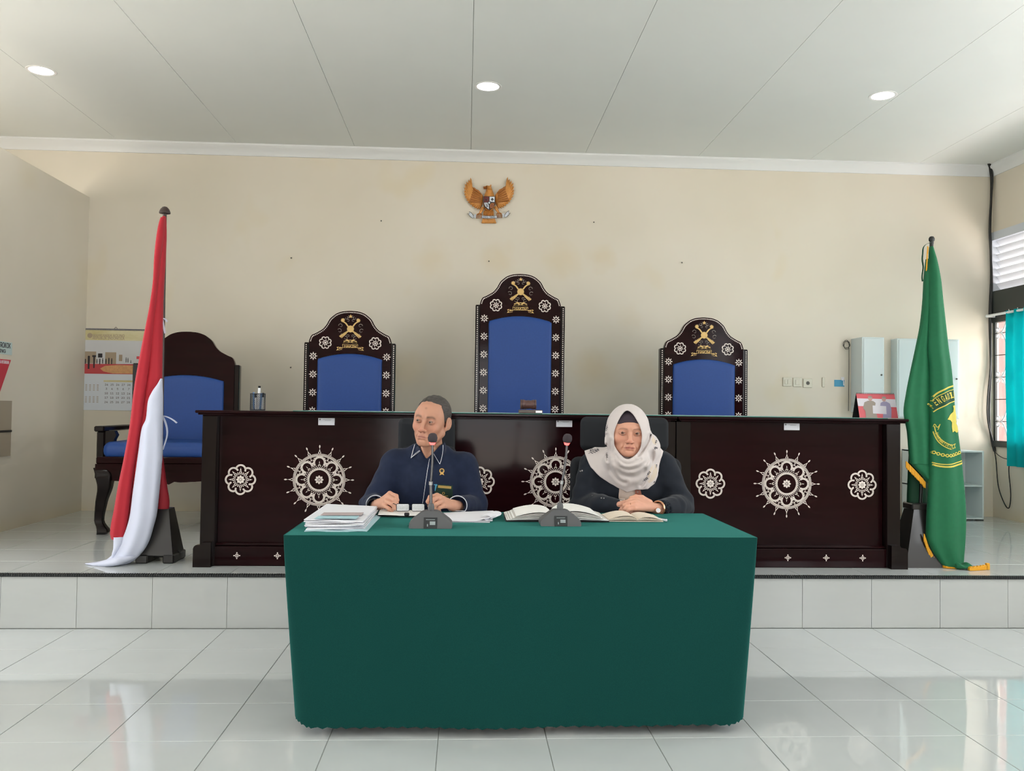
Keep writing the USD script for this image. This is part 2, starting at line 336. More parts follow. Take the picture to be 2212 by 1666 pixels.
# downlights
def downlight(x, y, label):
    t = thing('downlight', label, 'ceiling lamp', (x, y, ZC), group='round downlights in the ceiling')
    obj('trim_ring', lathe([(.078, -.001), (.092, -.004), (.097, -.002), (.098, .0005), (.078, .0005)], 32), 'lamp_rim', t)
    obj('diffuser', lathe([(0.001, -.003), (.06, -.003), (.078, -.001), (.078, 0), (.001, .0)], 32), 'lamp_on', t)
for u, v, l in ((89, 153, 'lit round downlight on the ceiling nearest the red and white flag'), (1054, 187, 'lit round downlight on the ceiling in front of the eagle emblem'), (1907, 207, 'lit round downlight on the ceiling nearest the green flag and barred window')):
    q = pz(u, v, ZC); downlight(q[0], q[1], l)
for y in (2.6, -.9):
    for x, w in ((-2.95, 'west'), (.126, 'middle'), (2.96, 'east')): downlight(x, y, f'lit round downlight in the {w} of the row {"over" if y > 0 else "behind"} the viewer')
# ---------------------------------------------------------------- judges bench: three desk units
def medallion(c, y, s):
    P = teeth((0, 0), .905, 1.0, 0, 2*PI, 120, .62)+teeth((0, 0), .895, .925, 0, 2*PI, 60, 1.0)
    for k in range(8):
        a = PI/2+k*PI/4; c0 = pol(.66, a)
        P += teeth(c0, .165, .245, a-2.2, a+2.2, 26, .86)
        P += [tri(a, .545, .60, .05), tri(a, .56, .62, .03), tri(a, .63, .72, .02), tri(a-.06, .54, .60, .02), tri(a+.06, .54, .60, .02)]
        b = a+PI/8
        P += [tri(b, .70, .62, .03), tri(b-.09, .80, .72, .03), tri(b+.09, .80, .72, .03), tri(b, .82, .745, .035), tri(b-.16, .855, .80, .035), tri(b+.16, .855, .80, .035), tri(b, .875, .83, .04)]
    P += teeth((0, 0), .37, .445, 0, 2*PI, 64, .84)
    for k in range(40):
        a = k*2*PI/40; P += [tri(a, .455, .50, .026), tri(a+PI/40, .545, .492, .024)]
    for k in range(16):
        a = PI/2+k*PI/8
        P += [tri(a-.035, 1.01, 1.085, .026), tri(a+.035, 1.01, 1.085, .026), tri(a, 1.075, 1.20, .028), drop(a, 1.20, 1.335, .028)]
    for k in range(8): P.append(drop(PI/2+k*PI/4, .045, .17, .042))
    P.append(pol(.035, np.arange(8)*PI/4))
    return chips(P, y, .0015, c, s)
def rosette(c, y, s):
    P = []
    for k in range(8):
        a = PI/2+k*PI/4; c0 = pol(.63, a)
        P += teeth(c0, .24, .355, a-1.95, a+1.25, 24, .88)
        P += [tri(a-.07, .49, .58, .035), tri(a+.07, .49, .58, .035), tri(a, .58, .76, .05)]
        P.append(drop(a, .07, .28, .075))
    for k in range(24):
        a = k*2*PI/24; P += [tri(a, .33, .41, .035), drop(a+PI/24, .38, .5, .035)]
    P.append(pol(.06, np.arange(8)*PI/4))
    return chips(P, y, .0015, c, s)
def diamond(c, y, s):
    P = []
    for k in range(4):
        a = PI/2+k*PI/2
        P += [drop(a, .42, 1.0, .2), drop(a+PI/4, .2, .62, .13), drop(a, .1, .45, .12)]
    return chips(P, y, .0015, c, s)
DW = 1.3985; DX0 = -1.545; ZD = 1.186
def label_plate(x, z, y, parent):
    s = obj('inventory_label', bevel(x-.048, y-.0012, z-.021, x+.048, y, z+.021, .0005), 'paper', parent, smooth=False, label='small white printed inventory label')
    obj('print', chips([pol(.005, np.arange(8)*PI/4)+(-.038, .012), [(-.02, .012), (.03, .012), (.03, .0105), (-.02, .0105)], [(-.01, .007), (.025, .007), (.025, .0058), (-.01, .0058)]], y-.0012, .0003, (x, z)), 'print_grey', s, smooth=False)
def desk(k, lab, ends, dias, sticker, med, roses):
    x0, x1 = DX0+DW*k, DX0+DW*(k+1)
    t = thing('bench_desk', lab, 'desk', ((x0+x1)/2, 5.4, HS), group='desk units of the judges bench'); h = DW/2; Z = ZD-HS
    def o(n, ms, m='lacquer', **kw): return obj(n, ms, m, t, **kw)
    yp = -.275                                                # front panel plane (world 5.125)
    o('front_panel', bevel(-h+.085, yp, .11, h-.085, yp+.03, Z-.03, .002))
    for s, e in ((-1, ends[0]), (1, ends[1])):
        xo = s*(h-(.03 if e else .002)); xi = s*(h-.115 if e else h-.09)
        o('corner_post', [bevel(min(xo, xi), yp-.055, .0, max(xo, xi), yp+.02, Z-.03, .004), bevel(min(xi, xi+s*.03), yp-.012, .1, max(xi, xi+s*.03), yp+.02, Z-.03, .006)], 'lacquer_dark')
        o('side_panel', bevel(min(s*(h-.03), s*(h-.055)), yp+.02, .02, max(s*(h-.03), s*(h-.055)), .34, Z-.03, .002), 'lacquer_dark')
        if e:
            pr = [(0, 0), (.10, 0), (.10, .105), (.095, .118), (.085, .125), (.06, .128), (.05, .14), (0, .14)]
            P = [(s*(h-.105+a), b) for a, b in pr]
            o('post_foot', prism(P, yp-.095, yp-.05), 'lacquer_dark')
    o('skirting', [bevel(-h+.07, yp-.05, 0, h-.07, yp+.0, .112, .004), bevel(-h+.08, yp-.028, .108, h-.08, yp+.0, .128, .008)])
    o('desk_top', [bevel(-h+(-.0 if ends[0] else .0015), -.375, Z-.016, h-(.0 if ends[1] else .0015), .36, Z, .004), bevel(-h+.012, -.362, Z-.026, h-.012, .35, Z-.016, .004), bevel(-h+.03, -.330, Z-.034, h-.03, .34, Z-.025, .003)])
    o('felt_cover', bx(-h+(.55 if k == 0 else .0), -.352, Z, h-(.12 if k == 2 else 0), .335, Z+.004), 'felt_green')
    o('shelf', bx(-h+.06, yp+.03, .5, h-.06, .3, .52), 'lacquer_dark')
    mx = med-(x0+x1)/2
    o('medallion', medallion((mx, .786-HS), yp, .153), 'inlay_white', smooth=False, kind='stuff')
    for rx in roses: o('rosette', rosette((rx-(x0+x1)/2, .783-HS), yp, .0915), 'inlay_white', smooth=False, kind='stuff')
    for dx in dias: o('diamond_inlay', diamond((dx-(x0+x1)/2, .35-HS), yp-.05, .0205), 'inlay_white', smooth=False, kind='stuff')
    q = pt(*sticker, 5.12); label_plate(q[0]-(x0+x1)/2, q[2]-HS, yp, t)
    return t
desk(0, 'dark lacquered bench desk unit nearest the red and white flag, with white inlay', (True, False), (-1.304, -1.073, -.84, -.61, -.38), (705, 911), -.851, (-1.305, -.40))
desk(1, 'dark lacquered middle bench desk unit behind the two seated people, with white inlay', (False, False), (.08, .31, .54, .77, 1.0), (1219, 915), .541, (.09, .99))
desk(2, 'dark lacquered bench desk unit nearest the green flag, with white inlay', (False, True), (1.47, 1.70, 1.933, 2.167, 2.39), (1711, 922), 1.943, (1.476, 2.409))

# ---------------------------------------------------------------- table with green cloth
ZT = .74
tb = thing('folding_table', 'long table hidden under the green cloth', 'table', (.225, 3.6, 0))
obj('table_top', bevel(-.87, -.34, ZT-.03, .87, .35, ZT-.004, .003), 'lacquer_dark', tb)
for sx in (-1, 1):
    for sy in (-1, 1): obj('leg', bevel(sx*.72-.02, sy*.22-.02, 0, sx*.72+.02, sy*.22+.02, ZT-.03, .003), 'black_iron', tb)
def cloth():
    cx, hw, y0, y1 = .2255, .889, 3.232, 3.985
    # rounded-rectangle perimeter from back left, round the front, to back right
    def ring(f):
        # f 0 at the table edge, 1 at the hem; straight sides, small sharp corners above, loose rounded corners below
        pts = []
        L = hw-.030*f**1.3+.0*f; r = .006+.085*f; yf = y0+.012*f-.02*f*f; yb = y1
        n = 90
        def arc(cx_, cy_, a0, a1, m): return [(cx_+r*math.cos(a), cy_+r*math.sin(a)) for a in np.linspace(a0, a1, m)]
        pts += [(cx-L, y) for y in np.linspace(yb, yf+r, 20)[:-1]]
        pts += arc(cx-L+r, yf+r, PI, 1.5*PI, 16)
        pts += [(x, yf) for x in np.linspace(cx-L+r, cx+L-r, n)[1:-1]]
        pts += arc(cx+L-r, yf+r, 1.5*PI, 2*PI, 16)
        pts += [(cx+L, y) for y in np.linspace(yf+r, yb, 20)[1:]]
        return np.array(pts)
    rows = []
    F = np.concatenate([np.linspace(0, .06, 5)[:-1], np.linspace(.06, 1, 30)])
    for f in F:
        p = ring(f); z = np.full(len(p), ZT-f*(ZT-.035))
        x, y = p[:, 0], p[:, 1]
        w = f**1.5*(.010*np.sin(x*5.1+1)+.006*np.sin(x*11.3+.4)+.007*np.cos(y*9))
        nrm = np.column_stack([np.gradient(y), -np.gradient(x)]); nrm /= np.linalg.norm(nrm, axis=1, keepdims=True)+1e-9
        q = p+nrm*w[:, None]
        if f > .985: z = z+.012*np.sin(x*3+1)*0+.004*np.sin(np.arange(len(p))*2.4)+np.where(x < cx-hw+.18, .012, 0)*(f > .99)*0
        z = z+f*.03*(np.clip((cx-hw+.10-x)/.10, 0, 1)+np.clip((x-(cx+hw-.10))/.10, 0, 1)*.6)
        rows.append(np.column_stack([q, z]))
    V = np.array(rows); skirt = sheet(V, -.0025)
    top = bx(cx-hw, y0, ZT-.0026, cx+hw, y1, ZT)
    top2 = prism([(cx-hw-.003, ZT-.03), (cx-hw-.003, ZT-.003), (cx-hw, ZT), (cx+hw, ZT), (cx+hw+.003, ZT-.003), (cx+hw+.003, ZT-.03), (cx+hw, ZT-.03), (cx+hw-.002, ZT-.0026), (cx-hw+.002, ZT-.0026), (cx-hw, ZT-.03)], y0+.002, y1)
    t = thing('tablecloth', 'dark green felt cloth covering the front table down to the floor', 'tablecloth')
    # top sheet with a soft rounded edge
    n = 40; xs = np.concatenate([[cx-hw], np.linspace(cx-hw+.004, cx+hw-.004, 60), [cx+hw]]); ys = np.concatenate([[y0], np.linspace(y0+.004, y1-.004, 24), [y1]])
    X, Y = np.meshgrid(xs, ys, indexing='ij'); Zz = np.full_like(X, ZT)
    ed = np.minimum.reduce([X-(cx-hw), (cx+hw)-X, Y-y0]); Zz = Zz-.003*np.clip(1-ed/.003, 0, 1)+.0006*meshkit.noise(np.stack([X*9, Y*9, Zz*0], -1))
    obj('cloth_top', sheet(np.stack([X, Y, Zz], -1), -.0022), 'cloth_green', t)
    obj('cloth_skirt', skirt, 'cloth_green', t)
cloth()
# ---------------------------------------------------------------- the barred window, its curtain and what lies outside
mat('window_dark', (38, 44, 42), rough=.4)
mat('window_grey', (196, 202, 210), rough=.5)
mat('grille_white', (226, 222, 226), rough=.4)
mat('outside_pink', (132, 98, 96), rough=.8, vary=((1, 14, 1), .06))
mat('outside_ground', (214, 204, 192), rough=.9)
def sheer(name, col, w=.5, rough=.8, vary=None):
    n = {'p': ('principled_bsdf', dict(base_color=lin(col), roughness=rough, specular_ior_level=.2)), 't': ('translucent_bsdf', dict(color=lin(col))), 'm': ('mix_closure', dict(fac=w))}
    MATS[name] = usdkit.material(stage, '/World/Looks/'+name, n, [('p.BSDF', 'm.closure1'), ('t.BSDF', 'm.closure2')], surface='m.closure')
sheer('louvre_glass', (226, 228, 230), .45, .3)
sheer('curtain_teal', (20, 196, 200), .55)
def pane():
    n = {'t': ('transparent_bsdf', dict(color=(.96, .97, .97))), 'g': ('glossy_bsdf', dict(color=(1, 1, 1), roughness=.02)), 'm': ('mix_closure', dict(fac=.08))}
    MATS['pane_glass'] = usdkit.material(stage, '/World/Looks/pane_glass', n, [('t.BSDF', 'm.closure1'), ('g.BSDF', 'm.closure2')], surface='m.closure')
pane()
obj('exterior_ground', bx(-30, -30, -.35, 30, 30, -.15), 'outside_ground', kind='structure', label='bare ground outside the building', cat='ground')
obj('exterior_wall', bx(6.6, 3.2, -.15, 6.75, 16, 3.2), 'outside_pink', kind='structure', label='pale pink neighbouring wall seen through the barred window', cat='wall')
w = thing('window_1', 'dark framed barred window with white louvres above, beside the teal curtain', 'window', kind='structure')
y0, y1 = 5.75, 7.635
obj('lower_frame', [bx(XR-.006, y1-.03, .93, XR+.012, y1, 2.13), bx(XR-.02, y0, .93, XR+.03, y0+.05, 2.13), bx(XR-.021, y0, .93, XR+.031, y1, .985), bx(XR-.021, y0, 2.06, XR+.031, y1, 2.14), bx(XR-.015, 6.66, .94, XR+.03, 6.71, 2.13)], 'window_dark', w)
obj('pane', bx(XR+.012, y0+.04, .95, XR+.017, y1-.02, 2.1), 'pane_glass', w)
obj('transom', bx(XR-.03, y0-.03, 2.13, XR+.08, y1+.035, 2.345), 'window_dark', w)
obj('louvre_frame', [bx(XR-.02, y1-.012, 2.34, XR+.09, y1+.03, 2.89), bx(XR-.02, y0-.02, 2.34, XR+.09, y0+.03, 2.89), bx(XR-.021, y0-.02, 2.815, XR+.091, y1+.03, 2.89)], 'window_grey', w)
for k in range(7):
    z = 2.35+k*.067
    m = bevel(-.045, y0+.03, -.003, .045, y1-.012, .003, .001); m.apply_transform(trimesh.transformations.rotation_matrix(math.radians(52), (0, 1, 0))); m.apply_translation((XR+.045, 0, z+.034))
    obj('louvre_slat', m, 'louvre_glass', w, smooth=False)
def grille():
    ms = []
    gx = XR-.012
    for y in np.arange(y1-.10, y0, -.30):
        for zc in (1.16, 1.56, 1.96):
            for s in (-1, 1):
                th = np.linspace(0, 1, 14)
                ms.append(tube(np.stack([np.full(14, gx), y-.13*th**.6, zc+s*.17*th**1.5], 1), .008, 6))
                a = np.linspace(0, 1.8*PI, 14); r = .022*(1-.35*a/a.max())
                ms.append(tube(np.stack([np.full(14, gx), y+.02+r*np.cos(a+PI)*1., zc+s*.026+s*r*np.sin(a)], 1), .007, 6))
        for zc in (1.36, 1.76): ms.append(trimesh.creation.icosphere(1, .022).apply_translation((gx, y-.14, zc)))
    return ms
obj('grille', grille(), 'grille_white', w, kind='stuff')
obj('grille_bar', [tube([(XR-.004, y0, z), (XR-.004, y1, z)], .004, 6) for z in (1.16, 1.36, 1.56, 1.76, 1.96)], 'window_dark', w, kind='stuff')
c = thing('curtain_rod', 'white curtain rod above the barred window', 'curtain rod')
obj('rod', tube([(XR-.09, 5.5, 2.118), (XR-.09, 7.60, 2.118)], .011, 10), 'metal_white', c)
for y in (7.585, 5.6): obj('bracket', bx(XR-.1, y-.008, 2.105, XR+.0, y+.008, 2.13), 'metal_white', c)
yy = np.linspace(5.8, 7.30, 150); zz = np.linspace(.775, 2.135, 30)
Y, Z = np.meshgrid(yy, zz, indexing='ij'); d = (2.13-Z)/1.35
Xc = XR-.085+.022*np.sin(Y*47+.5*np.sin(Y*9))*(1-.25*d)+.012*np.sin(Y*21+1)*d
c = thing('curtain', 'bright teal curtain hanging at the barred window', 'curtain')
obj('curtain_cloth', sheet(np.stack([Xc, Y+.01*np.sin(d*5), Z], -1), .0015), 'curtain_teal', c)
for k, y in enumerate((7.27, 7.15, 7.03, 6.91)): obj('hook', tube([(XR-.09, y, 2.13), (XR-.09, y+.006, 2.145), (XR-.09, y, 2.118)], .003, 5), 'metal_white', c)
def wire(name, pts, r, m, label, cat, n=60, parent=None):
    p = np.array(pts, float); s = np.r_[0, np.cumsum(np.linalg.norm(np.diff(p, axis=0), axis=1))]
    q = CubicSpline(s, p)(np.linspace(0, s[-1], n)) if len(p) > 2 else p
    return obj(name, tube(q, r, 8), m, parent, label=label, cat=cat)
t = thing('cable_bundle', 'black cable bundle running down the room corner with a hanging loop', 'cable')
a = [pt(2133, 349, 7.52), pt(2140, 372, 7.60), pt(2141, 430, 7.62), pt(2139, 500, 7.62), pt(2141, 600, 7.62), pt(2138, 680, 7.62), pt(2140, 800, 7.62), pt(2139, 930, 7.62), pxw(2144, 960, 4.8), pxw(2148, 975, 4.805)]
wire('cable', a, .010, 'black_iron', None, None, 120, t)
wire('cable', [q+np.array([.012*math.sin(k*1.7)-.004, -.012, 0]) for k, q in enumerate(a)], .007, 'black_iron', None, None, 120, t)
XC = 4.805; b = [pxw(2148, 975, XC), pxw(2152, 1000, XC), pxw(2155, 1040, XC), pxw(2166, 1080, XC), pxw(2179, 1098, XC), pxw(2182.5, 1085, XC), pxw(2181, 1040, XC), pxw(2182, 990, XC)]
wire('cable', b, .0045, 'black_iron', None, None, 80, t)
wire('cable', [pxw(2148, 975, XC), pxw(2160, 986, XC), pxw(2180, 992, XC)], .003, 'black_iron', None, None, 20, t)

# ---------------------------------------------------------------- things on the back wall
mat('cabinet_grey', (206, 216, 216), rough=.45)
mat('card_blue', (70, 150, 186), rough=.6)
def cabinet(u0, u1, v0, v1, dep, name, label, rail=False):
    a, b = pt(u0, v0, YB-dep), pt(u1, v1, YB-dep)
    t = thing(name, label, 'electrical cabinet', group='cabinets on the back wall')
    obj('case', bevel(a[0], YB-dep, b[2], b[0], YB, a[2], .004), 'cabinet_grey', t)
    obj('door', bevel(a[0]+.012, YB-dep-.008, b[2]+.012, b[0]-.012, YB-dep+.001, a[2]-.012, .003), 'cabinet_grey', t)
    obj('lock', lathe([(.001, 0), (.008, 0), (.008, .006), (.001, .006)], 12).apply_transform(trimesh.transformations.rotation_matrix(PI/2, (1, 0, 0))).apply_translation((b[0]-.03, YB-dep-.008, (a[2]+b[2])/2)), 'plastic_dark', t)
cabinet(1862, 1910, 728, 892, .22, 'electrical_cabinet', 'narrow pale grey wall cabinet above the desk calendar')
cabinet(1938, 2072, 731, 905, .12, 'electrical_cabinet', 'wide pale grey wall cabinet half hidden by the green flag')
t = thing('coiled_cable', 'thin grey cable coiled beside the narrow wall cabinet', 'cable')
q = pt(1828, 745, YB-.01); th = np.linspace(0, 6*PI, 70)
obj('coil', tube(np.stack([q[0]+(.028+.006*np.sin(th*1.7))*np.cos(th), np.full(70, YB-.012)-.008*np.sin(th/3)**2, q[2]+(.035+.008*np.cos(th*1.3))*np.sin(th)], 1), .0022, 6), 'plastic_dark', t)
obj('drop', tube([pt(1834, 752, YB-.008), pt(1834, 800, YB-.008), pt(1833, 888, YB-.008)], .0025, 6), 'plastic_dark', t)
def wall_plate(u, v, kind, label):
    q = pt(u, v, YB); t = thing('wall_socket' if kind == 'socket' else 'light_switch', label, 'socket' if kind == 'socket' else 'switch', (q[0], YB, q[2]))
    obj('plate', bevel(-.041, -.012, -.041, .041, 0, .041, .004), 'plastic_ivory', t)
    if kind == 'socket':
        r = lathe([(.012, -.004), (.021, -.002), (.022, .002), (.018, .002), (.012, -.003)], 20); r.apply_transform(trimesh.transformations.rotation_matrix(PI/2, (1, 0, 0))); r.apply_translation((0, -.012, 0)); obj('rim', r, 'plastic_ivory', t)
        d = trimesh.creation.cylinder(.0165, .001, sections=20); d.apply_transform(trimesh.transformations.rotation_matrix(PI/2, (1, 0, 0))); d.apply_translation((0, -.0125, 0)); obj('well', d, 'plastic_dark', t)
        for x in (-.008, .008): obj('pin_hole', bx(x-.002, -.0145, -.002, x+.002, -.0128, .002), 'black_iron', t)
    else:
        for x in ((-.013, .013) if kind == 2 else (0,)): obj('rocker', bevel(x-(.012 if kind == 2 else .02), -.0165, -.022, x+(.012 if kind == 2 else .02), -.011, .022, .002), 'plastic_ivory', t)
wall_plate(1700, 825, 2, 'ivory double light switch farthest from the wall socket')
wall_plate(1722, 826, 1, 'ivory single light switch next to the wall socket')
wall_plate(1744, 828, 'socket', 'ivory round wall socket beside two switches')
q = pt(1778, 826, YB); obj('cable_cover', bevel(q[0]-.012, YB-.012, q[2]-.045, q[0]+.012, YB, q[2]+.045, .004), 'plastic_ivory', label='small ivory cable cover between the wall socket and the blue card', cat='cable cover')
q = pt(1813, 828, YB); t = thing('wall_card', 'small blue card with a torn white corner taped to the back wall', 'card')
obj('card', bx(q[0]-.047, YB-.002, q[2]-.031, q[0]+.047, YB, q[2]+.03), 'card_blue', t)
obj('torn_corner', [prism([(q[0]+.012, q[2]+.055), (q[0]+.045, q[2]+.055), (q[0]+.042, q[2]+.028), (q[0]+.022, q[2]+.024)], YB-.004, YB-.002), prism([(q[0]+.033, q[2]+.03), (q[0]+.04, q[2]+.03), (q[0]+.046, q[2]-.022), (q[0]+.036, q[2]-.02)], YB-.0042, YB-.002)], 'paper', t)
for u, v, l in ((824, 477, 'small nail in the back wall beside the eagle emblem, towards the red flag'), (1282, 480, 'small nail in the back wall beside the eagle emblem, towards the green flag'), (630, 557, 'small nail high on the back wall above the judge chair nearest the pen cup'), (1056, 564, 'small nail in the back wall just above the tall judge chair'), (1472, 567, 'small nail high on the back wall above the judge chair nearest the wall sockets'), (629, 793, 'small nail low in the back wall between the pen cup and a judge chair'), (172, 718, 'small nail in the back wall at the corner of the calendar')):
    q = pt(u, v, YB); m = lathe([(.0025, 0), (.0025, .02), (.006, .021), (.006, .024), (.001, .025)], 10); m.apply_transform(trimesh.transformations.rotation_matrix(PI/2+.25, (1, 0, 0))); m.apply_translation((q[0], YB, q[2]))
    obj('nail', m, 'plastic_dark', label=l, cat='nail', group='nails left in the back wall')
t = thing('small_shelf', 'low white open shelf by the window corner', 'shelf')
x1 = 4.552
for z in (.30, .585, .885): obj('board', bevel(3.95, 7.36, z, x1, 7.62, z+.014, .002), 'cabinet_grey', t)
for x in (3.95, x1-.014): obj('side', bevel(x, 7.355, .30, x+.014, 7.62, .90, .002), 'cabinet_grey', t)
obj('foot', bx(x1-.06, 7.36, HS, x1, 7.40, .30), 'black_iron', t)
obj('back', bx(3.95, 7.615, .3, x1, 7.62, .9), 'cabinet_grey', t)

# ---------------------------------------------------------------- calendar on the back wall
mat('cal_gold', (196, 182, 124), rough=.6, vary=((3, 1, 8), .25), col2=(226, 220, 186))
mat('cal_red', (196, 74, 78), rough=.6); mat('cal_carpet', (214, 160, 110), rough=.6, vary=(60., .12)); mat('cal_wall', (206, 206, 208), rough=.6); mat('cal_white', (216, 222, 230), rough=.6)
mat('cal_ink', (52, 46, 50), rough=.7); mat('cal_tan', (168, 150, 128), rough=.7)
def calendar():
    a, b = pt(183, 711, YB), pt(335, 888, YB); W_, H_ = b[0]-a[0], a[2]-b[2]; y = YB-.004
    t = thing('wall_calendar', 'wall calendar with a ceremony photograph hanging behind the red and white flag', 'calendar', (a[0], 0, a[2]))
    def X(u): return (u-183)/152*W_
    def Zz(v): return -(v-711)/177*H_
    def R(u0, v0, u1, v1): return [(X(u0), Zz(v0)), (X(u1), Zz(v0)), (X(u1), Zz(v1)), (X(u0), Zz(v1))]
    obj('page', bevel(0, YB-.006, -H_, W_, YB, 0, .002), 'cal_white', t)
    y = YB-.006
    hd = obj('header', prism(R(183, 711, 335, 735), y-.0006, y), 'cal_gold', t)
    obj('header_text', [text('MAHKAMAH AGUNG', .024, y-.0006, (X(234), Zz(727.5)), .0004, True, width=X(266)-X(204)+.02), text('REPUBLIK INDONESIA', .022, y-.0006, (X(234), Zz(733)), .0004, True, width=X(266)-X(204)+.02)], 'cal_tan', hd, smooth=False)
    obj('seal', chips([pol(.022, np.arange(16)*PI/8)], y-.0006, .0004, (X(195), Zz(725))), 'cal_tan', hd)
    ph = obj('photograph', prism(R(185, 735, 335, 808), y-.0005, y), 'cal_wall', t)
    y2 = y-.0005
    obj('picture_red_carpet', prism([(X(185), Zz(787)), (X(335), Zz(786)), (X(335), Zz(808.5)), (X(185), Zz(808.5))], y2-.0003, y2), 'cal_red', ph)
    obj('picture_rug', prism([(X(218), Zz(797)), (X(228), Zz(791)), (X(255), Zz(788.5)), (X(290), Zz(789)), (X(318), Zz(794)), (X(322), Zz(803)), (X(300), Zz(807)), (X(245), Zz(807.5)), (X(225), Zz(803))], y2-.0006, y2), 'cal_carpet', ph)
    P = []
    for u, v0, v1, w_ in ((194, 771, 798, 4.5), (205, 772, 796, 3.5), (187, 777, 787, 2.5), (211, 777, 786, 2), (217, 776, 788, 2.5), (223, 775, 786, 2), (230, 776, 787, 2.2), (236, 774, 787, 2.6), (242, 775, 787, 2.4), (272, 772, 783, 1.6), (276, 773, 783, 1.6), (282, 778, 784, 1.4)):
        P += [[(X(u-w_/2), Zz(v0+2)), (X(u+w_/2), Zz(v0+2)), (X(u+w_*.4), Zz(v1)), (X(u-w_*.4), Zz(v1))], pol(.0065*w_/3, np.arange(8)*PI/4)+(X(u), Zz(v0+.6))]
    for u0, v0, u1, v1 in ((201, 768, 209, 772), (213, 764, 222, 773)): P += [R(u0, v0, u1, v1)]
    obj('picture_people', chips(P, y2, .0008), 'cal_ink', ph, smooth=False, kind='stuff')
    obj('picture_doorway', [prism(R(228, 761, 251, 788), y2-.0002, y2), prism(R(185, 760, 209, 786), y2-.0002, y2), prism(R(257, 766, 264, 780), y2-.0003, y2)], 'cal_tan', ph, smooth=False)
    obj('picture_flag', [prism(R(294, 769, 301, 775), y2-.0008, y2)], 'cal_red', ph, smooth=False)
    obj('weekday_band', prism(R(226, 822, 335, 826), y-.0004, y), 'cal_gold', t)
    D = []; n = 1
    for r, v in enumerate((832, 841, 851, 860.5, 870)):
        for c_ in range(7):
            n = r*7+c_-5+1
            if r == 0: n = 24+c_ if c_ < 5 else c_-4
            else: n = r*7+c_-4
            if 1 <= n <= 31: D.append(text(str(n), .017, y, (X(232+11.7*c_), Zz(v+2)), .0004, True))
    obj('dates', D, 'print_grey', t, smooth=False, kind='stuff')
    S = [R(188+8*i, v, 190+8*i+2, v+1.1) for v in list(range(832, 846, 3))+list(range(858, 872, 3)) for i in range(4)]
    obj('small_months', chips(S, y, .0003), 'cal_tan', t, smooth=False, kind='stuff')
    obj('binding', [bevel(-.003, YB-.009, -.006, W_+.003, YB, .006, .002)]+[bx(W_*k/46, YB-.011, -.01, W_*k/46+.004, YB-.003, .007) for k in range(47)], 'print_grey', t, smooth=False)
    obj('hanger', tube([(X(245), YB-.006, .004), (X(249), YB-.006, .022), (X(253), YB-.006, .004)], .0025, 6), 'print_grey', t)
calendar()
# ---------------------------------------------------------------- partition wall: sign, fire point
mat('sign_red', (196, 46, 66), rough=.5); mat('extinguisher_red', (150, 26, 22), rough=.3, coat=.5); mat('board_taupe', (160, 148, 130), rough=.7); mat('sign_pale', (190, 208, 206), rough=.5)
def onwall(meshes, y, z):
    """meshes drawn in x (along the wall), z on plane y=0 facing -y -> onto the partition (facing +x)"""
    out = join(meshes); v = out.vertices.copy()
    out = trimesh.Trimesh(np.stack([XP-v[:, 1], y-v[:, 0]*-1, v[:, 2]+z], 1), out.faces[:, :], process=False); return out
def partition_pt(u, v):
    d = FWD+RIGHT*(u-1106)/FPX-UP*(v-833)/FPX
    return EYE+d*(XP/d[0])
q = partition_pt(25, 754); t = thing('no_smoking_sign', 'pale no smoking sign on the partition wall', 'sign')
L = .46
obj('sign_board', onwall([bx(-L, -.004, -.045, 0, 0, .045)], q[1], q[2]), 'sign_pale', t, smooth=False)
obj('lettering', onwall([text('DILARANG MEROKOK', .036, -.004, (-L/2, .002), .0006, True, width=L*.9), text('NO SMOKING', .024, -.004, (-L/2, -.035), .0006, True, width=L*.62)], q[1], q[2]), 'print_dark', t, smooth=False)
q = partition_pt(22.5, 778); t = thing('fire_point_sign', 'red downward triangle fire extinguisher sign on the partition wall', 'sign')
obj('sign_board', onwall([prism([(-.30, 0), (0, 0), (-.15, -.26)], -.004, 0)], q[1], q[2]), 'sign_red', t, smooth=False)
obj('lettering', onwall([text('ALAT PEMADAM API RINGAN', .022, -.004, (-.15, -.030), .0006, True, width=.245)], q[1], q[2]), 'paper', t, smooth=False)
q = partition_pt(20, 866); q2 = partition_pt(20, 984); t = thing('fire_extinguisher', 'red fire extinguisher on a taupe backing board under the red triangle sign', 'fire extinguisher')
obj('backing_board', bx(XP, q[1]-.84, q2[2], XP+.02, q[1], q[2]), 'board_taupe', t)
ex = (XP+.105, q[1]-.68, q2[2]-.03)
obj('cylinder', lathe([(.001, 0), (.06, 0), (.075, .015), (.075, .33), (.068, .37), (.04, .40), (.022, .41), (.022, .43), (.001, .43)], 28, ex), 'extinguisher_red', t)
obj('valve', [lathe([(.001, .43), (.018, .43), (.018, .47), (.001, .47)], 14, ex), bx(ex[0]-.012, ex[1]-.02, ex[2]+.465, ex[0]+.012, ex[1]+.10, ex[2]+.48), bx(ex[0]-.012, ex[1]-.02, ex[2]+.495, ex[0]+.012, ex[1]+.09, ex[2]+.505)], 'black_iron', t)
obj('strap', [lathe([(.076, .2), (.08, .2), (.08, .215), (.076, .215)], 28, ex), bx(XP+.02, q[1]-.80, ex[2]+.2, XP+.026, q[1]-.002, ex[2]+.215)], 'black_iron', t)
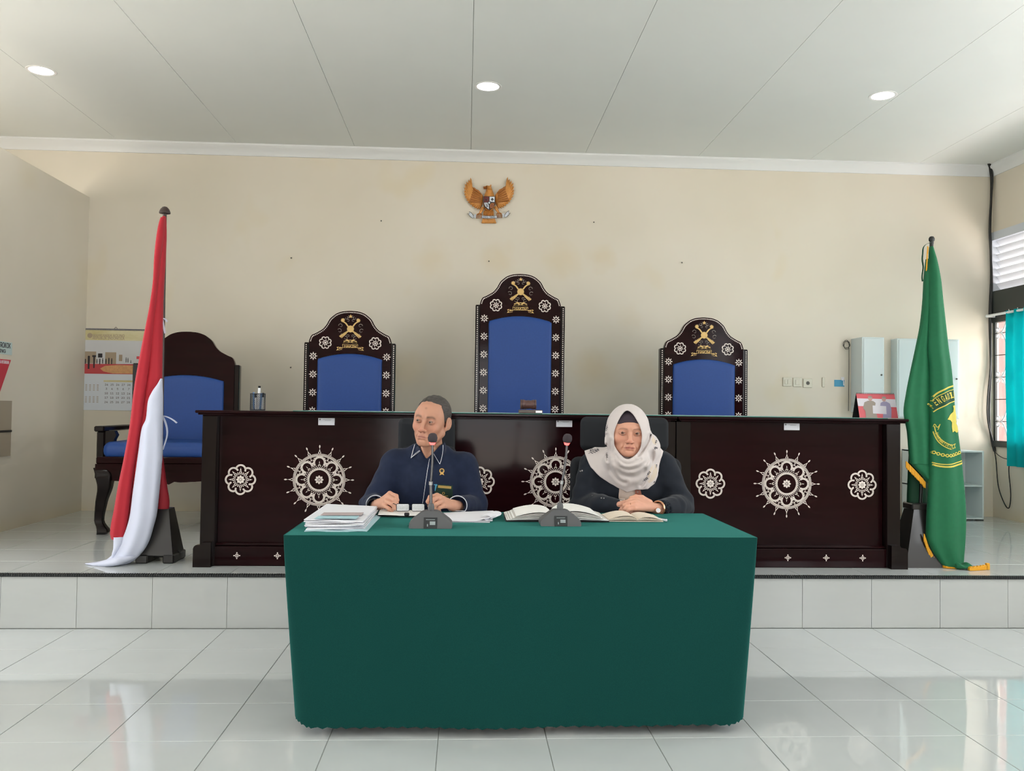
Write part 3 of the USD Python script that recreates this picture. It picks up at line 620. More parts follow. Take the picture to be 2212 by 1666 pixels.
# ---------------------------------------------------------------- judge chairs
mat('leather_blue', (38, 72, 138), rough=.45, spec=.3, vary=(70., .05), bump=(500., .08, .001))
mat('gold_paint', (214, 178, 112), rough=.4, metal=.2)
mat('scroll_silver', (150, 140, 132), rough=.35, metal=.4)
SC = 1/268.
OUT = [(97, 75), (97, 71), (95, 69), (88, 68), (86.5, 62), (82, 53), (75.7, 50), (66, 44.5), (59.8, 40.5), (52, 31.5), (44, 17.6), (37, 11), (30, 5.9), (14, .9), (0, 0)]   # half outline: px from centre, px below the top
def outline(sx=1., inset=0.):
    h = np.array(OUT[3:]); t = np.r_[0, np.cumsum(np.hypot(*np.diff(h, axis=0).T))]
    f = PchipInterpolator(t, h)(np.linspace(0, t[-1], 40))
    p = np.vstack([f, (f*[-1, 1])[::-1][1:]])*SC*[sx, -1]
    return p
def arch(hw, top, side, n=24):
    x = np.linspace(-hw, hw, n); return np.column_stack([x, top-(top-side)*np.abs(x/hw)**2.0])
def cushion(poly, y0, depth, edge=.03):
    """upholstered pad: polygon in x, z swelling towards -y"""
    P = Polygon(poly); rings = []
    c = np.array(P.centroid.coords[0]); n = 120
    def samp(g):
        r = g.exterior; return np.array([r.interpolate(k/n, normalized=True).coords[0] for k in range(n)])
    base = samp(P)
    for s, d in ((0, 0), (.002, .45), (.006, .65), (.014, .82), (.03, .94), (.06, 1.0)):
        v = base-c; L = np.linalg.norm(v, axis=1, keepdims=True); q = c+v*(1-s/np.maximum(L, .05))
        rings.append(np.column_stack([q[:, 0], np.full(n, y0-depth*d), q[:, 1]]))
    for k in (.7, .4, .1):
        q = c+(base-c)*k*(1-.06/np.maximum(np.linalg.norm(base-c, axis=1, keepdims=True), .07)); rings.append(np.column_stack([q[:, 0], np.full(n, y0-depth*(1+.12*(1-k))), q[:, 1]]))
    return loft(rings[::1])
def star_inlay(x, z, y, r):
    P = teeth((0, 0), .45, .66, 0, 2*PI, 20, 1.0)+[pol(.2, np.arange(10)*PI/5)]
    for k in range(8): P.append(drop(k*PI/4+PI/2, .66, 1.05, .15, peak=.5))
    return chips(P, y, .0015, (x, z), r)
def swirl_rosette(x, z, y, r):
    P = [pol(.17, np.arange(10)*PI/5)]+teeth((0, 0), .26, .36, 0, 2*PI, 18, 1.)
    for k in range(8):
        a = k*PI/4+PI/8; c0 = pol(.68, a); P += teeth(c0, .17, .33, a-1.9, a+1.9, 12, 1.0)
        P.append(tri(a+.2, .38, .62, .07))
    return chips(P, y, .0015, (x, z), r)
def bar(p, q, w0, w1=None):
    p, q = np.array(p, float), np.array(q, float); d = (q-p)/np.linalg.norm(q-p); n = np.array([-d[1], d[0]]); w1 = w0 if w1 is None else w1
    return np.array([p+n*w0, p-n*w0, q-n*w1, q+n*w1])
def star5(c, r, k=5, a0=PI/2, f=.42):
    a = a0+np.arange(2*k)*PI/k; return [np.array([c, c+pol(r*(f if i % 2 else 1), a[i]), c+pol(r*(1 if i % 2 else f), a[(i+1) % (2*k)])]) for i in range(2*k)]
def gold_emblem(cx, cz, y):
    """crossed maces behind a disc, in px of the photo about the disc"""
    P = [pol(7.4, np.arange(20)*PI/10)]
    for s in (-1, 1):
        P += [bar((s*4.5, 4.5), (s*10, 12), 1.5), bar((s*10, 12), (s*15, 15.5), 1.4), bar((s*4.5, -4.5), (s*22, -17.5), 1.7), bar((s*10, -6.8), (s*23.5, -16), .7), bar((s*8, -9.5), (s*19, -19.5), .7)]
        P += star5(np.array([s*16.5, 18.5]), 5., 8, f=.62)
        P += [bar((s*14, -27), (s*7, -25), 1.0), bar((s*7, -25), (0, -28.5), 1.1), bar((s*15, -30), (s*4, -29.5), .9), bar((0, -28.5), (-s*15, -30.5), .8), bar((s*9, -22.5), (s*3, -24.5), .8), bar((s*3, -24.5), (0, -23.8), .8)]
        P += [bar((s*16, -32.5), (s*16, -38.5), .5), bar((s*16, -40.5), (s*24, -42.), 1.0), np.array([(s*24, -38.), (s*29, -39.5), (s*26.5, -42)]), np.array([(s*24, -45.5), (s*29.5, -46.5), (s*26, -42)]), bar((s*20, -39), (s*24, -40.), .4), bar((s*17, -44), (s*24, -45.6), .4)]
    P += star5(np.array([0., 27.]), 4.6)
    P += [bar((-16, -33.5), (16, -33.5), .35), bar((-16, -40.), (16, -40.), .35)]
    g = chips(P, y, .0035, (cx, cz), SC)
    return [g, text('HAKIM', 4.7*SC, y, (cx, cz-39.4*SC), .003, True, width=27*SC)]
def scrolls(cx, cz, y):
    ms = []
    for s in (-1, 1):
        for px, pz_, r, a0 in ((21, 7, 4.6, 0), (23, -4, 4.8, .6), (10, -20, 4.2, 1.2), (9, 23.5, 3.4, 2.), (14.5, 20, 2.6, .4), (4.5, 26, 2.4, 1.4), (18, -12, 3.4, 2.5), (5.5, 18, 3., .8), (5, -15, 3., .2)):
            th = np.linspace(0, 1.7*PI, 16); rr = r*(1-.55*th/th.max())
            ms.append(tube(np.stack([cx+SC*s*(px+rr*np.cos(th+a0)), np.full(16, y-.002), cz+SC*(pz_+rr*np.sin(th+a0))], 1), .0026*np.linspace(1, .5, 16), 5))
    return ms
def beads(p, y, step=.0128, off=.011, r=.0042):
    L = LineString(p); n = int(L.length/step); P = []
    for k in range(n):
        a = np.array(L.interpolate((k+.5)*step).coords[0]); b = np.array(L.interpolate((k+.52)*step+.001).coords[0]); d = (b-a)/np.linalg.norm(b-a); nn = np.array([-d[1], d[0]])
        c0 = a+nn*off
        P.append(np.array([c0-d*r*.95-nn*r*.9, c0+d*r*.95-nn*r*.9, c0+d*r*.95+nn*r*.9, c0-d*r*.95+nn*r*.9]))
    return chips(P, y, .0015)
def leg_curve(s, z1, back=False):
    z = np.array([z1, z1-.05, z1-.12, z1-.25, z1-.38, .06, .025, 0]); k = z1/.5
    x = np.array([0, -.03, -.035, .0, .018, -.005, -.03, -.012]) if not back else np.array([0, 0, 0, .0, .0, 0, 0, 0])
    r = np.array([.05, .055, .045, .034, .028, .030, .038, .03]) if not back else np.full(8, .03)
    zz = np.linspace(z1, 0, 26); X = PchipInterpolator(z[::-1], x[::-1])(zz); R = PchipInterpolator(z[::-1], r[::-1])(zz)
    q = np.array([(1, .75), (.75, 1), (-.75, 1), (-1, .75), (-1, -.75), (-.75, -1), (.75, -1), (1, -.75)])
    return [np.column_stack([s*X[k]+R[k]*q[:, 0], -X[k]*-1+R[k]*q[:, 1], np.full(8, zz[k])]) for k in range(26)]
def judge_chair(label, H, pos, rz=0, inlay=True, sx=1., flipped=1, stars=4):
    t = thing('judge_chair', label, 'chair', pos, rz, group='judge chairs behind the bench')
    hw = 88*SC*sx; zt = H
    top = outline(sx)+[0, zt]; zpost = zt-69*SC
    frame = np.vstack([[(hw, .40)], top, [(-hw, .40)]])
    ph, pt_, ps = 68.5*SC*sx, zt-92*SC, zt-104*SC
    bf = obj('backrest', prism(Polygon(frame), -.0, .045), 'lacquer', t)
    for s in (-1, 1):
        a, b = s*97*SC*sx, s*87*SC*sx
        obj('side_post', bevel(min(a, b), -.012, .06, max(a, b), .06, zpost, .006), 'lacquer_dark', t)
    pad = np.vstack([[(ph, .58)], arch(ph, pt_, ps)[::-1], [(-ph, .58)]])
    obj('back_pad', cushion(pad, 0, .03), 'leather_blue', t, smooth=50)
    # seat, arms, legs
    zs = .50
    fw = .40*sx
    ap = [(-fw, zs), (-fw, zs-.10), (-fw*.86, zs-.115), (-fw*.3, zs-.13), (-fw*.2, zs-.125), (-fw*.12, zs-.145), (-.02, zs-.135), (0, zs-.145), (.02, zs-.135), (fw*.12, zs-.145), (fw*.2, zs-.125), (fw*.3, zs-.13), (fw*.86, zs-.115), (fw, zs-.10), (fw, zs)]
    obj('seat_rail', [prism(ap, -.66, -.615), bevel(-fw, -.63, zs-.10, -fw+.05, .0, zs, .004), bevel(fw-.05, -.63, zs-.10, fw, .0, zs, .004), bevel(-fw, -.65, zs-.002, fw, .02, zs+.05, .008)], 'lacquer', t)
    obj('seat_cushion', rounded(-fw+.035, -.645, zs+.035, fw-.035, -.01, zs+.155, .05, 20), 'leather_blue', t, smooth=60)
    for s in (-1, 1):
        ar = obj('armrest', bevel(s*(fw-.0)-.035, -.60, .725, s*(fw-.0)+.035, .02, .765, .008), 'lacquer_dark', t)
        pr = [(0, 0), (.085, 0), (.07, .05), (.05, .09), (.06, .14), (.075, .17), (.06, .2), (0, .2)]
        obj('arm_support', bevel(s*fw-.03, -.56, zs+.03, s*fw+.03, -.48, .73, .012), 'lacquer_dark', t)
        obj('arm_scroll', prism([(s*(fw-.03-a), zs+.03+b) for a, b in pr], -.555, -.49), 'lacquer_dark', t)
        m = loft(leg_curve(s, zs-.03)); m.apply_translation((s*(fw-.03), -.60, 0)); obj('leg', m, 'lacquer_dark', t, smooth=40)
        m = loft(leg_curve(s, zs-.03, True)); m.apply_translation((s*(fw-.05), -.02, 0)); obj('leg', m, 'lacquer_dark', t)
    if not inlay: return t
    y = 0
    obj('bead_border', beads(top, y, off=.012), 'inlay_white', t, smooth=False)
    for s in (-1, 1):
        obj('bead_strip', beads(np.array([(s*93*SC, zpost-.012), (s*93*SC, .5)]), y-.012, off=0, step=.0165), 'inlay_white', t, smooth=False)
        obj('rosette', swirl_rosette(s*53*SC, zt-69*SC, y, 13.8*SC), 'inlay_white', t, smooth=False)
        for k in range(stars+3): obj('star_inlay', star_inlay(s*78*SC, zt-(98+39*k)*SC, y, 8.2*SC), 'inlay_white', t, smooth=False)
    obj('relief_panel', bevel(-38*SC, -.006, zt-88*SC, 38*SC, 0, zt-52*SC, .005), 'lacquer_dark', t) if flipped == 2 else None
    obj('emblem_scrolls', scrolls(0, zt-39*SC, y-(0.000 if flipped != 2 else 0)), 'scroll_silver', t, kind='stuff')
    obj('gold_emblem', gold_emblem(0, zt-39*SC, y-.004), 'gold_paint', t, smooth=False, label='gold crossed maces emblem over a banner')
    return t
ch_y = 6.95
judge_chair('tall dark judge chair with blue back pad and gold emblem, highest of the row', 2.020, (.432, ch_y, HS), stars=5)
judge_chair('low inlaid judge chair with blue back pad, nearest the mesh pen cup', 1.6935, (-.928, ch_y, HS), stars=2)
judge_chair('low inlaid judge chair with blue back pad, nearest the wall sockets', 1.6945, (1.940, ch_y, HS), stars=2)
judge_chair('plain dark armchair with blue seat and back pad behind the red and white flag', 1.5025, (-2.2, 6.93, HS), rz=4, inlay=False, sx=1.12)

# ---------------------------------------------------------------- flags
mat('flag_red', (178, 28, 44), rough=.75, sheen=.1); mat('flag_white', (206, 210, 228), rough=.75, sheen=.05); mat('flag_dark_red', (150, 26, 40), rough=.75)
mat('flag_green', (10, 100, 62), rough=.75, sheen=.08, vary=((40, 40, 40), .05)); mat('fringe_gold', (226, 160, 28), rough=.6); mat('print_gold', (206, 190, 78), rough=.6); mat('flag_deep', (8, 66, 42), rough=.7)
mat('pole_brown', (62, 48, 44), rough=.4); mat('pole_dark', (24, 26, 26), rough=.4); mat('stand_black', (30, 26, 26), rough=.35, coat=.3)
class Pleat:
    """closed, cushion-like fold of hanging cloth; rows of (v, u left, u right) pixels at depth Y"""
    def __init__(s, rows, Y, b, n=44, k=70, waves=0, ph=0., back=.5):
        R = np.array(rows, float); s.Y, s.b, s.waves, s.ph = Y, b, waves, ph
        vv = np.linspace(R[0, 0], R[-1, 0], k)
        l, r = PchipInterpolator(R[:, 0], R[:, 1])(vv), PchipInterpolator(R[:, 0], R[:, 2])(vv)
        L = np.array([pt(a, v, Y) for a, v in zip(l, vv)]); Q = np.array([pt(a, v, Y) for a, v in zip(r, vv)])
        s.z = (L[:, 2]+Q[:, 2])/2; s.l, s.r = L[:, 0], Q[:, 0]
        th = np.arange(n)*2*PI/n; out = []
        for i in range(k):
            c, a = (s.l[i]+s.r[i])/2, (s.r[i]-s.l[i])/2; bb = min(b, a*1.3+.01)
            w = waves*np.sin(th*5+ph+i*.03)*np.clip(2*i/k, .15, 1)*np.clip(a/.05, .2, 1)*np.abs(np.sin(th))
            yy = np.where(np.sin(th) > 0, -bb*np.sin(th)**.8*1.0, -bb*back*np.sin(th)) if False else -np.sign(np.sin(th))*bb*np.abs(np.sin(th))**.85*np.where(np.sin(th) > 0, 1, back)
            out.append(np.column_stack([c+a*np.cos(th), Y+yy+w, np.full(n, s.z[i])]))
        s.rings = np.array(out); s.mesh = loft(out)
    def front(s, x, z):
        l, r = np.interp(z, s.z[::-1], s.l[::-1]), np.interp(z, s.z[::-1], s.r[::-1]); a = (r-l)/2
        q = np.clip((x-(l+r)/2)/a, -1, 1); th = np.arccos(q); k = len(s.z); i = np.interp(z, s.z[::-1], np.arange(k)[::-1])
        w = s.waves*np.sin(th*5+s.ph+i*.03)*np.clip(2*i/k, .15, 1)*np.clip(a/.05, .2, 1)*np.abs(np.sin(th))
        return s.Y-np.minimum(s.b, a*1.3+.01)*np.abs(1-q*q)**.425+w
    def wrap(s, m, off=.0015):
        v = m.vertices.copy(); base = v[:, 1].copy(); v[:, 1] = s.front(v[:, 0], v[:, 2])+base-off; return trimesh.Trimesh(v, m.faces, process=False)
def pole_set(name, label, base, ztop, tilt, m, finial, stand):
    t = thing(name, label, 'flagpole', base, group='flagpoles at the ends of the bench')
    obj('pole', tube([(0, 0, .1), (tilt*.5, 0, ztop*.5), (tilt, 0, ztop)], .0115, 12), m, t)
    f = lathe(finial, 18); f.apply_translation((tilt, 0, ztop)); obj('finial', f, m, t)
    obj('stand', stand, 'stand_black', t)
    return t
def taper_box(x0, x1, y0, y1, z0, x2, x3, y2, y3, z1):
    return T(m3.Manifold.hull_points(np.array([(x, y, z0) for x in (x0, x1) for y in (y0, y1)]+[(x, y, z1) for x in (x2, x3) for y in (y2, y3)], float)))
b0 = pz(345, 1210, HS); top = pt(356, 459, 5.25)
pole_set('flagpole', 'brown flagpole with a mushroom knob carrying the red and white flag', (-1.802, 5.25, HS), top[2]-HS, top[0]+1.802, 'pole_brown', [(.001, -.01), (.014, -.01), (.032, -.006), (.033, .0), (.026, .018), (.014, .032), (.001, .036)],
         [taper_box(-.09, .11, -.10, .10, .045, -.04, .065, -.05, .05, .31), bevel(-.10, -.11, .0, -.03, .11, .05, .006), bevel(.055, -.11, .0, .12, .11, .05, .006), bevel(-.10, -.02, .02, .12, .02, .06, .006)])
t = thing('national_flag', 'red and white flag draped from its pole down to the platform', 'flag')
Yf = 5.13
A = Pleat([(471, 348, 356), (484, 344, 355), (520, 338, 352), (560, 334, 346), (600, 332, 342), (650, 326, 337), (700, 317, 332), (760, 305, 326), (831, 292, 316), (922, 281, 305), (989, 269, 294), (1046, 257, 285), (1103, 247, 279), (1140, 240, 275), (1155, 239, 272), (1168, 244, 270), (1173, 254, 266)], Yf, .04, back=.9, waves=.0035)
B = Pleat([(468, 352, 358), (500, 345, 359), (560, 342, 357), (600, 338, 354.5), (650, 334, 352), (700, 328, 351), (760, 321, 350), (800, 319, 349.5), (831, 312, 349), (860, 308, 345), (900, 302, 335), (950, 297, 325), (1010, 290, 312), (1066, 285, 300), (1113, 278, 292), (1150, 272, 284), (1168, 268, 276)], Yf+.05, .05, back=.9, waves=.003, ph=1.)
obj('red_cloth', [A.mesh, B.mesh], 'flag_red', t, smooth=60)
Cw = Pleat([(818, 347.5, 350), (830, 341, 350), (845, 331, 350), (868, 321.5, 350), (905, 317, 350), (925, 308, 350), (972, 301, 350), (1016, 295, 347), (1066, 288, 342.5), (1113, 282, 337), (1140, 275, 330), (1167, 264, 322), (1191, 250, 309), (1205, 236, 296), (1214, 222, 286), (1221, 200, 268)], Yf-.0, .055, back=1.1, k=90, waves=.006, ph=1.4)
Cf = Pleat([(1160, 246, 266), (1172, 246, 268), (1183, 246, 262), (1195, 243.5, 255), (1204, 242, 250), (1210, 242, 246)], Yf-.02, .03, k=20)
def tail():
    a, b, c = pt(300, 1196, Yf-.01), pt(240, 1215, Yf-.04), pt(184, 1223, Yf-.03)
    p = CubicSpline([0, .5, 1], np.array([a, b, c]))(np.linspace(0, 1, 30)); r = np.interp(np.linspace(0, 1, 30), [0, .1, .3, .5, 1], [.004, .028, .050, .042, .004])
    th = np.arange(20)*2*PI/20
    return loft([np.column_stack([np.full(20, q[0]), q[1]+rr*1.5*np.cos(th), HS+.006+np.maximum(q[2]-HS, .0)*.7+rr*.55*(np.sin(th)+.1*np.sin(3*th))-0*rr]) for q, rr in zip(p, r)])
obj('white_cloth', [Cw.mesh, Cf.mesh, tail()], 'flag_white', t, smooth=60)
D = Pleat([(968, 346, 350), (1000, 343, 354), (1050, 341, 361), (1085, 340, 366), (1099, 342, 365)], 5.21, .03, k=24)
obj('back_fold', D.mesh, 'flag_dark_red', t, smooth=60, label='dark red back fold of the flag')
def ribbon(pts, w, m, par, name='tie'):
    p = np.array(pts, float); s = np.r_[0, np.cumsum(np.linalg.norm(np.diff(p, axis=0), axis=1))]; q = CubicSpline(s, p)(np.linspace(0, s[-1], 24))
    obj(name, sheet(np.stack([q-np.array([w/2, 0, 0])[None]*1+np.array([0, 0, -w*.25]), q+np.array([w/2, 0, 0])+np.array([0, 0, w*.25])], 1), .0015), m, par)
Yt = 5.20
ribbon([pt(351, 690, Yt), pt(354, 688, Yt-.01), pt(358, 691, Yt), pt(361, 696, Yt)], .009, 'flag_white', t); ribbon([pt(351, 690, Yt), pt(353, 702, Yt-.01), pt(355, 712, Yt), pt(357, 720, Yt)], .010, 'flag_white', t)
ribbon([pt(350, 899, Yt), pt(358, 900, Yt-.02), pt(370, 905, Yt-.03), pt(382, 914, Yt-.02)], .009, 'flag_white', t); ribbon([pt(351, 899, Yt), pt(359, 918, Yt-.02), pt(361, 940, Yt-.02), pt(355, 962, Yt-.02), pt(352, 972, Yt-.01)], .010, 'flag_white', t)

tp = pt(2012.5, 522, 5.2)
pole_set('flagpole', 'black flagpole with a ball knob carrying the green court flag', (2.80, 5.2, HS), tp[2]-HS, tp[0]-2.80, 'pole_dark', [(.001, -.03), (.009, -.03), (.012, -.012), (.012, 0), (.017, .006), (.018, .018), (.012, .03), (.001, .034)],
         [taper_box(-.14, .12, -.12, .12, .0, -.055, .055, -.055, .055, .36), bevel(-.07, -.06, .34, .07, .06, .38, .006)])
t = thing('court_flag', 'green court flag with gold fringe draped beside the bench desk', 'flag')
Yg = 5.1
A = Pleat([(560, 2001, 2008), (600, 1997, 2008), (650, 1994.5, 2007), (700, 1989, 2006), (750, 1979, 2006), (800, 1968, 2010), (850, 1958, 2011), (890, 1952.5, 2011), (935, 1960, 2011), (985, 1964, 2010), (1002, 1966, 2009)], Yg+.03, .035, back=.9, waves=.006, ph=2.)
hem = np.array([(1966, 1000), (1978, 1012), (1990, 1025), (2000, 1036), (2008, 1046)])
mA = A.mesh; 
# bottom edge of the near fold slants down towards the pole: extend it
A2 = Pleat([(998, 1965.5, 2009), (1012, 1977, 2009), (1025, 1989.5, 2008.5), (1036, 1999, 2008), (1045, 2006, 2008)], Yg+.03, .030, k=20, back=.9)
B = Pleat([(533, 2009, 2014), (545, 2008, 2017), (560, 2008, 2021), (600, 2007, 2028), (650, 2006, 2034), (700, 2005, 2040), (750, 2004, 2046), (800, 2008, 2053), (881, 2009, 2060), (935, 2009, 2067), (995, 2008, 2075), (1050, 2006, 2080.5), (1076, 2004.5, 2083), (1124, 2002, 2085), (1157, 2001, 2084), (1184, 2010, 2082), (1205, 2021, 2080), (1222, 2033, 2079), (1229, 2040, 2080)], Yg, .052, back=.9, k=110, waves=.0075, ph=.6)
obj('green_cloth', [mA, A2.mesh, B.mesh], 'flag_green', t, smooth=60)
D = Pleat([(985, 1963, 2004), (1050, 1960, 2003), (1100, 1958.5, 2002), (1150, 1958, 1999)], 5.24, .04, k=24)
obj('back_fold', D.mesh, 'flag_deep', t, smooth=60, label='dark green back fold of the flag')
foot = [pt(2060, 1228, Yg-.04), pt(2085, 1226, Yg-.06), pt(2105, 1224, Yg-.05), pt(2121, 1222, Yg-.03)]
q = CubicSpline(np.arange(4), np.array(foot))(np.linspace(0, 3, 24)); th = np.arange(16)*2*PI/16
obj('hem_tail', loft([np.column_stack([np.full(16, p[0]), p[1]+.035*np.cos(th), HS+.004+.016*(1+.25*math.sin(k*.9))*(1+np.sin(th))*(1-.0*k)]) for k, p in enumerate(q[:12])]), 'flag_green', t)
def fringe(px, Y, drop_, surf=None):
    L = LineString([(a, b) for a, b in px]); n = int(L.length/1.1); ms = []
    for k in range(n+1):
        u, v = L.interpolate(k*1.1).coords[0]; p = pt(u, v, Y)
        if surf is not None: p[1] = surf.front(p[0], max(p[2], surf.z[-1]))-.004
        ln = drop_*(1+.12*RNG.uniform(-1, 1))
        ms.append(bevel(p[0]-.0026, p[1]-.003+RNG.uniform(-.002, .002), max(p[2]-ln, HS+.002), p[0]+.0026, p[1]+.004, p[2]+.006, .001))
    return ms
obj('fringe', fringe(hem, Yg-.02, .034, A2)+fringe([(2001, 1157), (2010, 1184), (2021, 1205), (2034, 1222), (2046, 1226), (2060, 1227)], Yg-.03, .034, B)+fringe([(1958, 1150), (1971, 1151)], 5.2, .034), 'fringe_gold', t, kind='stuff')
obj('fringe_tail', [bevel(p[0]-.006, p[1]-.05+.0*k, HS+.001, p[0]+.006, p[1]-.03, HS+.022+.010*k/24+.004*math.sin(k*2.1), .002) for k, p in enumerate(q[8:])]+[bevel(q[-1][0]+.0, q[-1][1]-.05, HS+.001, q[-1][0]+.02, q[-1][1]-.03, HS+.04, .002)], 'fringe_gold', t, kind='stuff')
obj('fringe_top', fringe([(2004.5, 534), (2003, 550), (2002, 570), (2001, 582)], Yg+.0, .012), 'fringe_gold', t, kind='stuff')
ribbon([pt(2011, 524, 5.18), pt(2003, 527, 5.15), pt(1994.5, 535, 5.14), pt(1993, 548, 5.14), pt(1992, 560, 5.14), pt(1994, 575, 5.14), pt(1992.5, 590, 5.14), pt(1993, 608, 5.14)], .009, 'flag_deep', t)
# printed seal on the wide fold (drawn flat, laid on the cloth)
def P2(u, v): q = pt(u, v, Yg); return np.array([q[0], q[2]])
def curve(pts, w, n=26):
    p = np.array([P2(*a) for a in pts]); s = np.r_[0, np.cumsum(np.hypot(*np.diff(p, axis=0).T))]; c = CubicSpline(s, p)(np.linspace(0, s[-1], n)); return LineString(c).buffer(w, cap_style=2)
def fine(poly, y0=-.0012, y1=0):
    gs = []
    g = poly
    x0, z0, x1, z1 = g.bounds; st = .012
    for a in np.arange(x0, x1, st):
        for b in np.arange(z0, z1, .03):
            c = g.intersection(sbox(a, b, a+st, b+.03))
            for h in getattr(c, 'geoms', [c]):
                if h.geom_type == 'Polygon' and h.area > 1e-7: gs.append(prism(h, y0, y1))
    return join(gs)
lines = [curve([(2010.5, 858), (2022, 846), (2036, 839), (2055, 833)], .0045), curve([(2010.5, 864), (2023, 853), (2038, 846), (2056, 841)], .002), curve([(2011, 890), (2024, 880), (2040, 872), (2057.5, 866)], .003), curve([(2009.5, 1003), (2030, 1007.5), (2055, 1005), (2074, 999)], .005), curve([(2009, 998.5), (2030, 1002.5), (2055, 999.5), (2073, 994)], .003)]
obj('seal_lines', B.wrap(fine(unary_union(lines))), 'print_gold', t, smooth=False, kind='stuff')
band = Polygon([P2(*a) for a in ((2010.5, 865), (2022, 854.5), (2038, 847.5), (2056, 842), (2057, 865), (2040, 871), (2024, 879), (2011, 889))])
obj('seal_band', B.wrap(fine(band), .0008), 'flag_deep', t, smooth=False)
S = []
for ch, u, v, a in (('P', 2010, 883.5, 42), ('E', 2015, 877, 36), ('N', 2020.5, 873, 31), ('G', 2026.5, 869, 27), ('A', 2032.5, 866, 24), ('D', 2038.5, 863.5, 20), ('I', 2044.5, 861.5, 18), ('L', 2047.5, 860.5, 16), ('A', 2052.5, 859.5, 14)):
    m = meshkit.text_mesh(ch, .036, .001, True); w_ = m.vertices[:, 0].max(); m.apply_scale((.0145/max(w_, .006) if ch != 'I' else .8, 1, 1)); R_ = trimesh.transformations.rotation_matrix(math.radians(a), (0, 0, 1)); m.apply_transform(R_); o_ = P2(u, v)
    S.append(trimesh.Trimesh(np.stack([m.vertices[:, 0]+o_[0], -m.vertices[:, 2]-.0008, m.vertices[:, 1]+o_[1]], 1), m.faces, process=False))
obj('seal_lettering', B.wrap(join(S)), 'print_gold', t, smooth=False)
flower = Polygon([P2(*a) for a in ((2058, 875), (2050, 877), (2052, 883), (2050.5, 890), (2043, 896), (2035, 906), (2044, 908), (2048, 913), (2047, 921), (2049, 934), (2054, 931), (2059, 935), (2063, 931), (2066, 930), (2062, 905), (2059, 885))])
obj('seal_flower', B.wrap(fine(flower)), 'print_gold', t, smooth=False)
disc = Polygon([P2(*a) for a in ((2061.5, 896), (2057, 905), (2058, 915), (2062, 922), (2066, 925), (2064, 910))])
obj('seal_shield', B.wrap(fine(disc, -.0022)), 'cal_white', t, smooth=False)
rb = unary_union([curve([(2013, 921), (2017, 938), (2028, 953), (2045, 961)], .0026), curve([(2011, 932), (2016, 948), (2027, 962), (2044, 970)], .0026), curve([(2045, 959), (2048, 970)], .002, 6), curve([(2046, 962), (2056, 958)], .0018, 6), curve([(2047, 968), (2055, 967)], .0018, 6), curve([(2056, 958), (2053, 962), (2055.5, 967)], .0018, 6), curve([(2011, 922), (2014, 917), (2018, 923), (2021, 919), (2019, 928)], .0018)])
obj('seal_ribbon', B.wrap(fine(rb)), 'print_gold', t, smooth=False)
S = []
for k, ch in enumerate('DHARMMAYUKTI'):
    f = k/11.; u, v = np.array([2013.5, 936])*(1-f)**2+2*f*(1-f)*np.array([2018, 958])+np.array([2041.5, 967.5])*f*f; a = -62*(1-f)-18*f
    m = meshkit.text_mesh(ch, .016, .001, True); m.apply_scale((.55, 1, 1)); m.apply_transform(trimesh.transformations.rotation_matrix(math.radians(a), (0, 0, 1))); o_ = P2(u, v)
    S.append(trimesh.Trimesh(np.stack([m.vertices[:, 0]+o_[0], -m.vertices[:, 2], m.vertices[:, 1]+o_[1]], 1), m.faces, process=False))
obj('ribbon_lettering', B.wrap(join(S)), 'print_gold', t, smooth=False)
S = []
for k in range(8):
    f = k/7; u = 2012+f*53; v = 977+6*math.sin(f*PI)*1.1; S.append(teeth(P2(u, v), .005, .0105, 0, 2*PI, 14, 1.0)); S.append([bar(P2(u+3, v+1), P2(u+6, v+1), .003)])
obj('seal_chain', B.wrap(chips(sum(S, []), 0, .0012)), 'print_gold', t, smooth=False)
